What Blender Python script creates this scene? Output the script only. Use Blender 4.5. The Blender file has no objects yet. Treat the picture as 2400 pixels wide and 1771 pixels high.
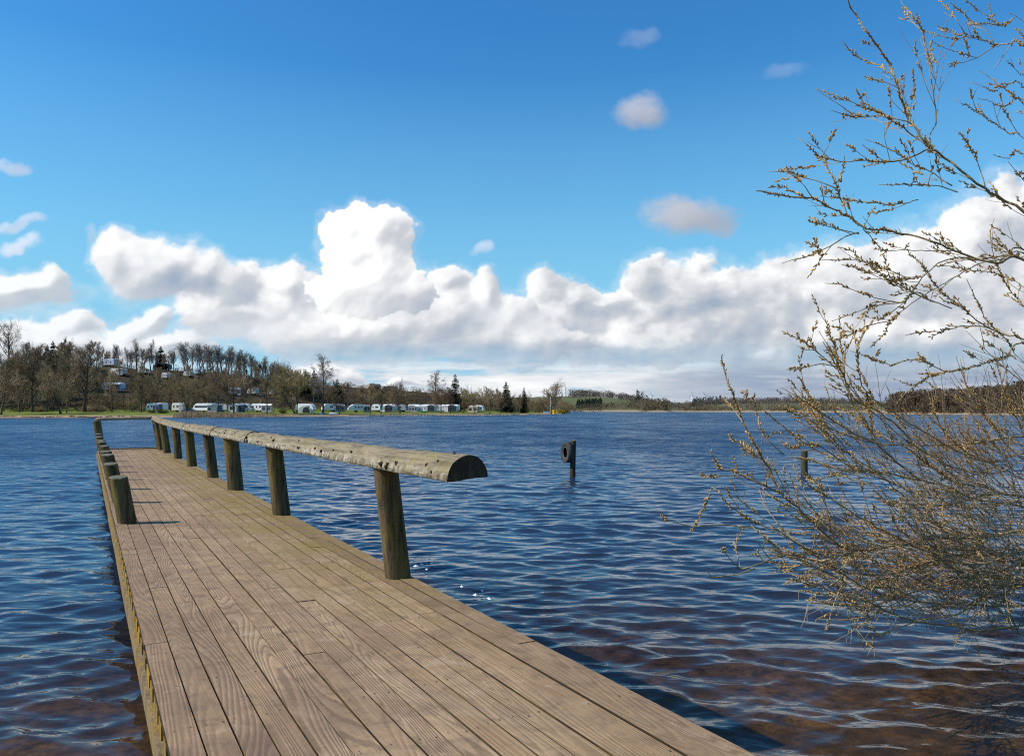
import bpy, math, random
import numpy as np
from mathutils import Vector

S = bpy.context.scene
COL = S.collection
F = 1803.0            # focal length in photograph pixels
CAMZ = 1.95           # eye height above the lake
HOR = 960.0           # horizon row in the photograph
R = math.radians


def at(x, y, d):
    """photograph pixel + distance (m along the view axis) -> world point"""
    return np.array(((x - 1200.0) / F * d, d, CAMZ + (HOR - y) / F * d))


def link(o):
    COL.objects.link(o)
    return o


def tag(o, label=None, cat=None, group=None, kind=None):
    if label: o['label'] = label
    if cat: o['category'] = cat
    if group: o['group'] = group
    if kind: o['kind'] = kind
    return o


def empty(name, loc=(0, 0, 0), rz=0.0):
    o = bpy.data.objects.new(name, None)
    o.empty_display_size = 0.2
    o.location = loc
    o.rotation_euler = (0, 0, rz)
    return link(o)


def copy_thing(src, loc, rz=0.0, sc=(1, 1, 1)):
    r = src.copy(); link(r)
    r.location = loc; r.rotation_euler = (0, 0, rz); r.scale = sc
    for ch in list(src.children):
        c = ch.copy(); link(c); c.parent = r
        for g in list(ch.children):
            d = g.copy(); link(d); d.parent = c
    return r


class MB:
    """collects vertices and faces for ONE mesh object"""
    def __init__(self):
        self.v = []; self.f = []; self.n = 0; self.uv = []; self.has_uv = False

    def add(self, verts, faces):
        b = self.n
        self.v.extend([tuple(map(float, p)) for p in verts])
        self.n += len(verts)
        for f in faces:
            self.f.append(tuple(i + b for i in f))

    def box(self, c, s, rz=0.0, taper=0.0):
        cx, cy, cz = c; hx, hy, hz = s[0] / 2, s[1] / 2, s[2] / 2
        cr, sr = math.cos(rz), math.sin(rz)
        vs = []
        for z in (-1, 1):
            k = 1 - taper if z > 0 else 1
            for a, b in ((-1, -1), (1, -1), (1, 1), (-1, 1)):
                x, y = a * hx * k, b * hy * k
                vs.append((cx + x * cr - y * sr, cy + x * sr + y * cr, cz + z * hz))
        self.add(vs, [(3, 2, 1, 0), (4, 5, 6, 7), (0, 1, 5, 4), (1, 2, 6, 5), (2, 3, 7, 6), (3, 0, 4, 7)])

    def prism(self, prof, w, ax=None):
        """profile of (x,z) extruded along y from -w/2 to w/2"""
        n = len(prof)
        vs = [(x, -w / 2, z) for x, z in prof] + [(x, w / 2, z) for x, z in prof]
        fs = [tuple(range(n)), tuple(range(2 * n - 1, n - 1, -1))]
        for i in range(n):
            j = (i + 1) % n
            fs.append((i, i + n, j + n, j))
        self.add(vs, fs)

    def tube(self, pts, rad, n=6, cap=True, jit=0.0, rng=None):
        pts = [np.asarray(p, float) for p in pts]
        m = len(pts)
        if m < 2: return
        if np.isscalar(rad): rad = [rad] * m
        base = self.n
        ref = np.array((0.13, 0.27, 0.95))
        vs = []
        for i, p in enumerate(pts):
            t = pts[min(i + 1, m - 1)] - pts[max(i - 1, 0)]
            t = t / (np.linalg.norm(t) + 1e-9)
            if abs(t.dot(ref)) > 0.93: ref = np.array((0.9, 0.3, 0.1))
            a = np.cross(t, ref); a /= np.linalg.norm(a) + 1e-9
            b = np.cross(t, a)
            for k in range(n):
                q = 2 * math.pi * k / n
                rr = rad[i] * (1 + (rng.uniform(-jit, jit) if jit else 0))
                vs.append(p + (a * math.cos(q) + b * math.sin(q)) * rr)
        fs = []
        for i in range(m - 1):
            for k in range(n):
                k2 = (k + 1) % n
                fs.append((i * n + k, (i + 1) * n + k, (i + 1) * n + k2, i * n + k2))
        if cap:
            fs.append(tuple(range(n)))
            fs.append(tuple(m * n - 1 - k for k in range(n)))
        self.add(vs, fs)

    def build(self, name, mat, parent=None, smooth=False, recalc=False):
        me = bpy.data.meshes.new(name)
        me.from_pydata(self.v, [], self.f)
        if recalc:
            import bmesh
            bm = bmesh.new(); bm.from_mesh(me)
            bmesh.ops.recalc_face_normals(bm, faces=bm.faces)
            bm.to_mesh(me); bm.free()
        me.update()
        if smooth:
            me.polygons.foreach_set('use_smooth', [True] * len(me.polygons))
        if mat: me.materials.append(mat)
        o = bpy.data.objects.new(name, me)
        link(o)
        if parent: o.parent = parent
        return o


def np_mesh(name, V, Fq, mat, smooth=False, parent=None):
    """fast mesh from numpy arrays; Fq is (n,3) or (n,4)"""
    V = np.asarray(V, np.float32); Fq = np.asarray(Fq, np.int32)
    me = bpy.data.meshes.new(name)
    me.vertices.add(len(V)); me.vertices.foreach_set('co', V.ravel())
    k = Fq.shape[1]
    me.loops.add(Fq.size); me.loops.foreach_set('vertex_index', Fq.ravel())
    me.polygons.add(len(Fq))
    me.polygons.foreach_set('loop_start', np.arange(0, Fq.size, k, dtype=np.int32))
    if smooth:
        me.polygons.foreach_set('use_smooth', np.ones(len(Fq), bool))
    me.update(calc_edges=True)
    me.validate()
    if mat: me.materials.append(mat)
    o = bpy.data.objects.new(name, me); link(o)
    if parent: o.parent = parent
    return o


class Seg:
    """many thin tapered twigs, built as three-sided rods in one go"""
    def __init__(self): self.a = []; self.b = []; self.r = []

    def path(self, pts, rad):
        for i in range(len(pts) - 1):
            self.a.append(pts[i]); self.b.append(pts[i + 1]); self.r.append((rad[i], rad[i + 1]))

    def tube(self, pts, rad, n=3, cap=False): self.path(pts, rad)

    def arrays(self):
        A = np.array(self.a, float); B = np.array(self.b, float); Rr = np.array(self.r, float)
        t = B - A; t /= np.linalg.norm(t, axis=1, keepdims=True) + 1e-9
        ref = np.where(np.abs(t[:, 2:3]) > .9, np.array([[1.0, .2, 0]]), np.array([[.1, .2, 1.0]]))
        u = np.cross(t, ref); u /= np.linalg.norm(u, axis=1, keepdims=True) + 1e-9
        w = np.cross(t, u)
        V = []
        for P, k in ((A, 0), (B, 1)):
            for q in (0.0, 2.0944, 4.18879):
                V.append(P + (u * math.cos(q) + w * math.sin(q)) * Rr[:, k:k + 1])
        V = np.stack(V, 1).reshape(-1, 3)
        base = np.arange(len(A))[:, None, None] * 6
        Q = base + np.array([[0, 3, 4, 1], [1, 4, 5, 2], [2, 5, 3, 0]])[None]
        return V, Q.reshape(-1, 4)

    def build(self, name, mat, parent=None, smooth=False):
        V, Q = self.arrays()
        return np_mesh(name, V, Q, mat, smooth, parent)


# ------------------------------------------------------------- materials
class NT:
    def __init__(self, tree):
        self.t = tree; self.L = tree.links

    def n(self, typ, **kw):
        nd = self.t.nodes.new(typ)
        for k, v in kw.items():
            if k.startswith('i_'):
                key = k[2:]
                key = int(key) if key.isdigit() else key
                nd.inputs[key].default_value = v
            else:
                setattr(nd, k, v)
        return nd

    def link(self, a, b): self.L.new(a, b)

    def val(self, x):
        return x

    def math(self, op, a, b=None, c=None, clamp=False):
        nd = self.t.nodes.new('ShaderNodeMath'); nd.operation = op; nd.use_clamp = clamp
        for i, q in enumerate((a, b, c)):
            if q is None: continue
            if isinstance(q, (int, float)): nd.inputs[i].default_value = q
            else: self.L.new(q, nd.inputs[i])
        return nd.outputs[0]

    def mix(self, fac, a, b, blend='MIX'):
        nd = self.t.nodes.new('ShaderNodeMix'); nd.data_type = 'RGBA'; nd.blend_type = blend
        for key, q in ((0, fac), (6, a), (7, b)):
            if isinstance(q, (int, float)): nd.inputs[key].default_value = q
            elif isinstance(q, (tuple, list)): nd.inputs[key].default_value = (*q[:3], 1)
            else: self.L.new(q, nd.inputs[key])
        return nd.outputs[2]

    def noise(self, vec, scale, detail=4, rough=0.55, dist=0.0, dim='3D', w=None):
        nd = self.t.nodes.new('ShaderNodeTexNoise'); nd.noise_dimensions = dim
        nd.inputs['Scale'].default_value = scale; nd.inputs['Detail'].default_value = detail
        nd.inputs['Roughness'].default_value = rough; nd.inputs['Distortion'].default_value = dist
        if vec is not None: self.L.new(vec, nd.inputs['Vector'])
        if w is not None: self.L.new(w, nd.inputs['W'])
        return nd.outputs['Fac']

    def ramp(self, fac, stops, interp='LINEAR'):
        nd = self.t.nodes.new('ShaderNodeValToRGB'); cr = nd.color_ramp; cr.interpolation = interp
        while len(cr.elements) < len(stops): cr.elements.new(0.5)
        for e, (p, c) in zip(cr.elements, stops):
            e.position = p
            e.color = (c, c, c, 1) if isinstance(c, (int, float)) else (*c[:3], 1)
        self.L.new(fac, nd.inputs[0])
        return nd.outputs[0]

    def map(self, vec, scale=(1, 1, 1), loc=(0, 0, 0), rot=(0, 0, 0)):
        nd = self.t.nodes.new('ShaderNodeMapping')
        nd.inputs['Scale'].default_value = scale; nd.inputs['Location'].default_value = loc
        nd.inputs['Rotation'].default_value = rot
        self.L.new(vec, nd.inputs['Vector'])
        return nd.outputs[0]

    def bump(self, h, strength=0.5, dist=0.01, normal=None):
        nd = self.t.nodes.new('ShaderNodeBump')
        nd.inputs['Strength'].default_value = strength; nd.inputs['Distance'].default_value = dist
        self.L.new(h, nd.inputs['Height'])
        if normal is not None: self.L.new(normal, nd.inputs['Normal'])
        return nd.outputs[0]


def new_mat(name):
    m = bpy.data.materials.new(name); m.use_nodes = True
    t = m.node_tree; t.nodes.clear()
    T = NT(t)
    out = T.n('ShaderNodeOutputMaterial')
    bs = T.n('ShaderNodeBsdfPrincipled')
    T.link(bs.outputs[0], out.inputs['Surface'])
    return m, T, bs, out


def plain_mat(name, col, rough=0.7, var=0.25, scale=8.0, spec=0.3, metal=0.0, coord='Object', bumpd=0.0):
    m, T, bs, out = new_mat(name)
    tc = T.n('ShaderNodeTexCoord')
    nz = T.noise(tc.outputs[coord], scale, 5, 0.6)
    lo = tuple(c * (1 - var) for c in col); hi = tuple(min(1, c * (1 + var)) for c in col)
    T.link(T.ramp(nz, [(0.3, lo), (0.7, hi)]), bs.inputs['Base Color'])
    bs.inputs['Roughness'].default_value = rough
    bs.inputs['Specular IOR Level'].default_value = spec
    bs.inputs['Metallic'].default_value = metal
    if bumpd:
        T.link(T.bump(nz, 0.6, bumpd), bs.inputs['Normal'])
    return m
# ------------------------------------------------------------- camera, sun, sky with clouds
cam = bpy.data.cameras.new('camera'); cam_o = link(bpy.data.objects.new('camera', cam))
cam_o.location = (0, 0, CAMZ); cam_o.rotation_euler = (R(90), 0, 0)
cam.sensor_width = 36; cam.sensor_fit = 'HORIZONTAL'; cam.lens = 36 * F / 2400.0
cam.shift_y = (HOR - 1771 / 2.0) / 2400.0
cam.clip_start = 0.05; cam.clip_end = 60000
S.camera = cam_o

SUN_EL = R(43.0); SUN_AZ = R(-103.0)      # clockwise from +Y
sd = Vector((math.sin(SUN_AZ) * math.cos(SUN_EL), math.cos(SUN_AZ) * math.cos(SUN_EL), math.sin(SUN_EL)))
sl = bpy.data.lights.new('sun', 'SUN'); sl.energy = 4.7; sl.angle = R(0.53); sl.color = (1.0, 0.945, 0.86)
so = link(bpy.data.objects.new('sun', sl)); so.location = (-30, -5, 30)
so.rotation_euler = sd.to_track_quat('Z', 'Y').to_euler()

S.view_settings.view_transform = 'Standard'; S.view_settings.look = 'None'
S.view_settings.exposure = 0.0; S.view_settings.gamma = 1.0
S.render.engine = 'CYCLES'
S.cycles.max_bounces = 8; S.cycles.transparent_max_bounces = 12
S.cycles.caustics_reflective = False; S.cycles.caustics_refractive = False
S.cycles.use_denoising = False
S.cycles.pixel_filter_type = 'BLACKMAN_HARRIS'; S.cycles.filter_width = 1.15


def cloud_image():
    """cumulus field computed on an azimuth x elevation grid (direction space)"""
    rs = np.random.RandomState(7)
    A0, A1, E0, E1 = -0.80, 0.80, -0.03, 0.57
    W, H = 2000, 750
    az = np.linspace(A0, A1, W)[None, :]; el = np.linspace(E0, E1, H)[:, None]
    X = (np.tan(az) + 0 * el) * F + 1200
    Y = 960 - np.tan(el) / np.cos(az) * F
    X = X * (2239 / 2400.0); Y = Y * (2239 / 2400.0)
    X = X.astype(np.float32); Y = Y.astype(np.float32)

    def vnoise(x, y, seed):
        r = np.random.RandomState(seed); tab = r.rand(256, 256).astype(np.float32)
        xi = np.floor(x).astype(np.int32); yi = np.floor(y).astype(np.int32)
        fx = x - xi; fy = y - yi
        fx = fx * fx * fx * (fx * (fx * 6 - 15) + 10); fy = fy * fy * fy * (fy * (fy * 6 - 15) + 10)
        a = tab[yi & 255, xi & 255]; b = tab[yi & 255, (xi + 1) & 255]
        c = tab[(yi + 1) & 255, xi & 255]; d = tab[(yi + 1) & 255, (xi + 1) & 255]
        return (a * (1 - fx) + b * fx) * (1 - fy) + (c * (1 - fx) + d * fx) * fy

    def fbm(x, y, seed, oct=5, g=0.5):
        s = 0; a = 1.0; t = 0
        for i in range(oct):
            s = s + a * (vnoise(x, y, seed + i) - 0.5); t += a * 0.5
            a *= g; x = x * 2.03 + 17.1; y = y * 2.03 + 5.7
        return s / t

    def worley(x, y, seed):
        r = np.random.RandomState(seed); tx = r.rand(128, 128).astype(np.float32); ty = r.rand(128, 128).astype(np.float32)
        xi = np.floor(x).astype(np.int32); yi = np.floor(y).astype(np.int32)
        best = np.full(x.shape, 9.0, np.float32)
        for dx in (-1, 0, 1):
            for dy in (-1, 0, 1):
                cx = xi + dx; cy = yi + dy
                px = cx + tx[cy & 127, cx & 127]; py = cy + ty[cy & 127, cx & 127]
                best = np.minimum(best, (px - x) ** 2 + (py - y) ** 2)
        return np.sqrt(np.clip(1 - best / 1.1, 0, 1))       # dome shaped puffs

    def gauss(a, s):
        k = int(3 * s) | 1; q = np.exp(-0.5 * ((np.arange(-k, k + 1)) / s) ** 2); q = (q / q.sum()).astype(np.float32)
        def run(b):
            out = np.zeros_like(b); n = b.shape[1]
            pad = np.pad(b, ((0, 0), (k, k)), mode='edge')
            for i, w in enumerate(q): out += w * pad[:, i:i + n]
            return out
        return run(run(a).T.copy()).T.copy()

    # domain warp
    wx = fbm(X / 90, Y / 90, 11, 5) * 34; wy = fbm(X / 90 + 40, Y / 90, 21, 5) * 34
    xw = X + wx; yw = Y + wy

    def macro(lumps, k=5.0):
        acc = np.zeros_like(X)
        for (cx, cy, rx, ry, *q) in lumps:
            d = 1.0 - ((xw - cx) / (rx * 1.05)) ** 2 - ((yw - cy) / (ry * 1.05)) ** 2
            acc += np.exp(k * np.clip(d, -4, 1))
        return np.log(acc + 1e-9) / k

    def smooth(a, b, x):
        t = np.clip((x - a) / (b - a), 0, 1); return t * t * (3 - 2 * t)

    p1 = worley(xw / 62, yw / 54, 3); p2 = worley(xw / 29, yw / 26, 4); p3 = worley(X / 13 + wx * .05, Y / 12, 5)
    f1 = fbm(X / 40, Y / 40, 31, 7, 0.66)
    puff = 0.46 * p1 + 0.32 * p2 + 0.20 * p3 - 0.52

    def hfield(lumps, pa=0.55, fa=0.25):
        return macro(lumps) + pa * puff + fa * f1

    back = [(1210, 640, 60, 42), (1270, 660, 75, 35), (1340, 668, 60, 24), (1235, 700, 90, 40),
            (1425, 622, 62, 52), (1520, 634, 105, 56), (1620, 634, 100, 58), (1720, 650, 120, 80), (1830, 640, 130, 85),
            (1600, 710, 320, 80), (1890, 655, 110, 75), (2030, 600, 95, 90), (2140, 520, 95, 85), (2260, 465, 110, 80),
            (2100, 640, 260, 120), (2400, 560, 200, 150), (2450, 700, 300, 120), (1950, 760, 380, 60), (1450, 760, 260, 50)]
    mid = [(985, 622, 44, 40), (1072, 642, 36, 46), (1010, 690, 90, 55), (1110, 690, 70, 48), (1190, 752, 110, 40),
           (560, 680, 170, 50), (470, 640, 90, 42), (720, 720, 200, 62), (900, 715, 190, 75), (1080, 735, 170, 58),
           (560, 600, 40, 35), (640, 620, 70, 50)]
    left = [(250, 562, 52, 55), (300, 555, 60, 48), (372, 568, 66, 55), (330, 600, 100, 48), (445, 606, 80, 52), (520, 622, 60, 48)]
    tower = [(765, 495, 62, 46), (835, 497, 66, 46), (800, 545, 100, 62), (815, 615, 118, 72), (730, 620, 60, 50), (880, 650, 70, 40)]
    low = [(50, 640, 110, 40), (118, 608, 34, 22), (-60, 640, 120, 50), (70, 738, 120, 36), (160, 716, 56, 30),
           (330, 715, 45, 32), (352, 708, 30, 38), (270, 728, 55, 28), (430, 735, 30, 24), (400, 758, 80, 22), (200, 764, 260, 26),
           (-200, 680, 200, 80), (-250, 760, 300, 50), (-500, 600, 250, 140), (-480, 740, 320, 70),
           (765, 822, 50, 20), (700, 800, 70, 18), (860, 838, 90, 12)]

    L = np.array((-0.72, 0.62, 0.32)); L /= np.linalg.norm(L)

    tone1 = fbm(X / 150, Y / 60, 81, 5, 0.55); tone2 = fbm(X / 48 + wx * .02, Y / 30, 91, 5, 0.6)
    er = 0.17 * fbm(X / 24 + wx * .03, Y / 19, 181, 5, 0.62)
    PIX = 1.0 / 0.74

    def lam_of(hb, relief):
        gx = np.gradient(hb, axis=1) * PIX; gy = np.gradient(hb, axis=0) * PIX
        nx, ny = -gx * relief, -gy * relief
        n = np.sqrt(nx * nx + ny * ny + 1)
        return (nx * L[0] + ny * L[1] + L[2]) / n

    def shade(h, relief=1.0):
        hc = np.clip(h, -0.25, 3)
        coarse = lam_of(gauss(hc, 11.0), 120 * relief); medium = lam_of(gauss(hc, 4.5), 60 * relief); fine = lam_of(gauss(hc, 1.6), 26 * relief)
        near = np.exp(-np.clip(hc, 0, 2) * 2.0)
        lam = 0.46 * coarse + (0.14 + 0.30 * near) * medium + (0.08 + 0.30 * near) * fine
        return lam - 0.32 * (0.6 - near * 0.5)

    rgb = np.zeros((H, W, 3), np.float32); alpha = np.zeros((H, W), np.float32)
    WHITE = np.array((1.03, 1.03, 1.03)); GREY = np.array((0.60, 0.63, 0.68)); BLUE = np.array((0.36, 0.44, 0.56))

    def over(col, a):
        nonlocal rgb, alpha
        rgb = rgb * (1 - a[..., None]) + col * a[..., None]
        alpha = alpha * (1 - a) + a

    def comp(lumps, edge, dens, bright, pa=0.55, fa=0.25, relief=1.0, tone=None, mott=0.3):
        h = hfield(lumps, pa, fa)
        he = h - 0.15 + er
        a = np.maximum(smooth(-edge * 0.5, edge, he), 0.26 * smooth(-0.75, 0.25, h - 0.15 + 2.2 * er)) * dens
        s = 0.62 + 0.62 * shade(h, relief) + bright + mott * (0.55 * tone1 + 0.45 * tone2)
        if tone is not None: s = s - tone
        s = np.clip(s, 0, 1.0)
        c = np.where(s[..., None] > 0.5, GREY + (WHITE - GREY) * ((s[..., None] - 0.5) * 2),
                     BLUE + (GREY - BLUE) * (s[..., None] * 2))
        over(c.astype(np.float32), a.astype(np.float32))
        return h

    def blob(cx, cy, rx, ry):
        return np.exp(-((X - cx) / rx) ** 2 - ((Y - cy) / ry) ** 2)

    # layered stratocumulus towards the horizon
    st = fbm(X / 260, Y / 26, 51, 6, 0.55) + 0.5 * fbm(X / 90, Y / 16, 61, 5, 0.6)
    gate = smooth(745, 830, Y) * smooth(520, 760, X) * 0.95 + 0.0
    gate = np.maximum(gate, smooth(840, 890, Y) * 0.6)
    right = smooth(1250, 1750, X)
    a = np.clip(smooth(-0.5, 0.25, st + right * 0.6 + 0.18) * gate, 0, 1)
    s = 0.76 + 0.42 * st - 0.42 * right * smooth(780, 830, Y) - 0.10 * smooth(840, 890, Y)
    s = np.clip(s, 0, 1)[..., None]
    c = np.where(s > 0.5, GREY + (WHITE - GREY) * ((s - 0.5) * 2), np.array((0.22, 0.32, 0.48)) + (GREY - np.array((0.22, 0.32, 0.48))) * (s * 2))
    over(c.astype(np.float32), a.astype(np.float32))

    comp(low, 0.46, 0.93, 0.20, tone=0.04 * smooth(600, 700, Y))
    darkr = 0.12 + 0.16 * blob(1560, 690, 160, 50) + 0.10 * smooth(690, 790, Y) + 0.20 * blob(1950, 810, 420, 45) + 0.14 * blob(1780, 610, 130, 45) - 0.12 * blob(1420, 760, 110, 30) - .1 * blob(1560, 600, 60, 30)
    comp(back, 0.28, 1.0 - .45 * smooth(730, 810, Y), 0.08, tone=darkr, mott=0.55)
    comp(mid, 0.32, 1.0 - .55 * smooth(735, 800, Y), 0.11, tone=0.10 * smooth(620, 700, Y) + 0.34 * blob(1130, 778, 190, 26) + 0.18 * blob(780, 768, 230, 22) + 0.22 * blob(1010, 705, 90, 45) - 0.08 * blob(700, 690, 150, 50), mott=0.36)
    comp(left, 0.50, 0.97, 0.12, tone=0.36 * blob(450, 622, 80, 26) + 0.12 * blob(330, 615, 90, 36), mott=0.25)
    comp(tower, 0.12, 1.0, 0.42, pa=0.60, fa=.3, tone=0.30 * blob(915, 655, 80, 45) + 0.22 * blob(865, 515, 50, 34) + 0.1 * blob(840, 640, 60, 30), mott=0.2)
    # darker layers under the right-hand bank, towards the horizon
    st2 = fbm(X / 300, Y / 20, 151, 6, 0.55) + 0.4 * fbm(X / 80, Y / 12, 161, 4, 0.6)
    a = np.clip(smooth(-.35, .3, st2 + .25) * smooth(785, 830, Y + 30 * tone1) * smooth(1330, 1640, X), 0, 1) * .92
    s = np.clip(.26 + .40 * st2 + .22 * smooth(1750, 1350, X), 0, 1)[..., None]
    over((np.array((0.20, 0.30, 0.47)) + (GREY + .05 - np.array((0.20, 0.30, 0.47))) * s).astype(np.float32), a.astype(np.float32))
    # veil that melts the lower edge of the bank
    over(np.broadcast_to(np.array((0.74, 0.77, 0.82), np.float32), rgb.shape),
         (smooth(-0.2, 0.5, fbm(X / 120, Y / 40, 71, 5) + 0.1) * 0.55 * smooth(650, 690, Y) * smooth(790, 740, Y) * smooth(380, 520, X) * smooth(1320, 1150, X)).astype(np.float32))
    # thin white veil over the gaps low on the left
    over(np.broadcast_to(np.array((0.80, 0.85, 0.90), np.float32), rgb.shape),
         (smooth(-0.55, 0.55, fbm(X / 150, Y / 45, 171, 5) + 0.1) * 0.52 * smooth(600, 690, Y) * smooth(880, 780, Y) * smooth(760, 520, X) * (1 - alpha * .6)).astype(np.float32))
    # small soft clouds
    for (cx, cy, rx, ry, d, col) in ((1410, 246, 54, 33, .74, .47), (1505, 480, 90, 44, .86, .46), (32, 356, 36, 15, .5, .75),
                                     (40, 488, 55, 13, .55, .8), (50, 535, 46, 16, .7, .85), (1056, 548, 27, 14, .45, .8),
                                     (1400, 90, 40, 22, .16, .7), (1720, 165, 45, 18, .12, .7), (195, 510, 14, 18, .35, .7)):
        q = 1 - ((X + wx * .9 - cx) / rx) ** 2 - ((Y + wy * .9 - cy) / ry) ** 2 + 0.42 * f1 + 0.35 * fbm(X / 33 + 9, Y / 27, 191, 5, .6)
        a = smooth(-0.75, 1.05, q) * d * 1.08
        k = col + 0.16 * smooth(-ry, ry, (cy - Y) + (cx - X) * .35) + 0.04 * f1
        over((k[..., None] * np.array((0.93, 0.945, 1.06))).astype(np.float32), a.astype(np.float32))
    # fade the grid border out
    fade = smooth(A0, A0 + 0.06, az) * smooth(A1, A1 - 0.06, az) * smooth(E1, E1 - 0.03, el)
    alpha *= fade
    px = np.dstack([rgb / np.maximum(alpha, 1e-3)[..., None] * 1.0 if False else rgb, alpha]).astype(np.float32)
    # un-premultiply
    px[..., :3] = np.where(alpha[..., None] > 1e-3, px[..., :3] / np.maximum(alpha / np.maximum(fade, 1e-3), 1e-3)[..., None], 0.8)
    px[..., :3] = np.clip(px[..., :3], 0, 1.2)
    im = bpy.data.images.new('computed_clouds', W, H, alpha=True, float_buffer=True)
    im.alpha_mode = 'CHANNEL_PACKED'
    im.colorspace_settings.name = 'Non-Color'
    im.pixels.foreach_set(px.ravel())
    im.update(); im.pack()
    return im, (A0, A1, E0, E1)


world = bpy.data.worlds.new('World'); S.world = world; world.use_nodes = True
wt = world.node_tree; wt.nodes.clear(); T = NT(wt)
wo = T.n('ShaderNodeOutputWorld'); bg = T.n('ShaderNodeBackground')
bg.inputs['Strength'].default_value = 1.0
T.link(bg.outputs[0], wo.inputs['Surface'])
sky = T.n('ShaderNodeTexSky'); sky.sky_type = 'NISHITA'; sky.sun_disc = False
sky.sun_elevation = SUN_EL; sky.sun_rotation = SUN_AZ
sky.altitude = 0; sky.air_density = 1.0; sky.dust_density = 0.1; sky.ozone_density = 1.6
SKY_K = 0.13
hs = T.n('ShaderNodeHueSaturation'); hs.inputs['Saturation'].default_value = 1.12
T.link(sky.outputs[0], hs.inputs['Color'])
tc = T.n('ShaderNodeTexCoord'); sx = T.n('ShaderNodeSeparateXYZ'); T.link(tc.outputs['Generated'], sx.inputs[0])
tint = T.mix(T.ramp(T.math('MULTIPLY', sx.outputs[2], 2.0, clamp=True), [(0.15, 0.0), (1.0, 1.0)]), (SKY_K * 0.49, SKY_K * 1.13, SKY_K * 1.21), (SKY_K * 0.38, SKY_K * 1.00, SKY_K * 1.35))
skyc = T.mix(1.0, hs.outputs[0], tint, 'MULTIPLY')
# the lowest degrees of the clear sky: pale cyan instead of the model's yellow band
skyc = T.mix(T.ramp(T.math('MULTIPLY', sx.outputs[2], 2.5, clamp=True), [(0.0, 1.0), (0.25, 0.92), (0.62, 0.35), (1.0, 0.0)]), skyc, (0.27, 0.60, 0.84))
im, (A0, A1, E0, E1) = cloud_image()
aznode = T.math('ARCTAN2', sx.outputs[0], sx.outputs[1])
hyp = T.math('SQRT', T.math('ADD', T.math('MULTIPLY', sx.outputs[0], sx.outputs[0]), T.math('MULTIPLY', sx.outputs[1], sx.outputs[1])))
elnode = T.math('ARCTAN2', sx.outputs[2], hyp)
u = T.math('DIVIDE', T.math('SUBTRACT', aznode, A0), A1 - A0)
v = T.math('DIVIDE', T.math('SUBTRACT', elnode, E0), E1 - E0)
cv = T.n('ShaderNodeCombineXYZ'); T.link(u, cv.inputs[0]); T.link(v, cv.inputs[1])
ti = T.n('ShaderNodeTexImage'); ti.image = im; ti.extension = 'CLIP'; ti.interpolation = 'Cubic'
T.link(cv.outputs[0], ti.inputs['Vector'])
T.link(T.mix(ti.outputs['Alpha'], skyc, ti.outputs['Color']), bg.inputs['Color'])
world.cycles.sampling_method = 'MANUAL'; world.cycles.sample_map_resolution = 1024
# ------------------------------------------------------------- lake bed, land and water
def sstep(a, b, x):
    t = np.clip((x - a) / (b - a), 0, 1); return t * t * (3 - 2 * t)


def pw(px, d):
    return ((px - 1200.0) / F * d, d)


POLY_CAMP = [pw(-1500, 150), pw(-500, 170), pw(0, 185), pw(250, 187), pw(420, 193), pw(520, 200), pw(640, 211), pw(760, 224),
             pw(900, 238), pw(1010, 250), pw(1120, 258), pw(1230, 276), pw(1290, 312), pw(1333, 372),
             pw(1325, 430), pw(1240, 540), pw(1000, 700), pw(600, 860), pw(-800, 900), pw(-2200, 600)]
POLY_FAR = [pw(300, 1500), pw(1000, 980), pw(1340, 800), pw(1440, 730), pw(1568, 655), pw(1572, 735), pw(1600, 690), pw(1750, 620),
            pw(1900, 590), pw(2020, 540), pw(2085, 330), pw(2200, 305), pw(2400, 280), pw(2800, 230), pw(3600, 200), pw(5000, 400),
            (6000, 6500), (-5000, 6500)]
POLY_NEAR = [(-40, -1.6), (-2.5, -1.5), (0.4, -1.2), (3.4, -2.0), (5.5, -0.4), (7.5, 1.5), (9.0, 4.6), (14, 7.0), (30, 9), (60, -30), (-60, -30)]


def poly_sd(poly, P):
    """signed distance (positive inside) of points P (n,2)"""
    A = np.array(poly); B = np.roll(A, -1, 0)
    best = np.full(len(P), 1e18); ins = np.zeros(len(P), bool)
    for a, b in zip(A, B):
        e = b - a; w = P - a
        t = np.clip((w @ e) / (e @ e), 0, 1)
        best = np.minimum(best, ((w - t[:, None] * e) ** 2).sum(1))
        c = (a[1] > P[:, 1]) != (b[1] > P[:, 1])
        xi = (b[0] - a[0]) * (P[:, 1] - a[1]) / ((b[1] - a[1]) if abs(b[1] - a[1]) > 1e-9 else 1e-9) + a[0]
        ins ^= c & (P[:, 0] < xi)
    return np.sqrt(best) * np.where(ins, 1, -1)


def lump_noise(x, y, s, seed):
    r = np.random.RandomState(seed); out = 0
    for i in range(10):
        a = r.uniform(0, 2 * np.pi); k = (2 * np.pi / s) * r.uniform(.6, 2.2); ph = r.uniform(0, 6.28)
        out = out + np.sin(k * (x * np.cos(a) + y * np.sin(a)) + ph) / (1 + i * .25)
    return out / 4.0


_SX = [px for px in (0, 250, 420, 520, 640, 760, 900, 1010, 1120, 1230, 1290, 1333)]
_SD = [185, 187, 193, 200, 211, 224, 238, 250, 258, 276, 312, 372]
CREST_X = [-1500, -400, 0, 250, 450, 560, 660, 760, 850, 1000, 1150, 1250, 1333]
CREST_H = [17.5, 17.5, 18, 17.8, 16.5, 14.8, 12.5, 10.8, 10.8, 8.8, 6.0, 4.0, 1.0]


def shore_d(px): return np.interp(px, _SX, _SD)


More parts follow.
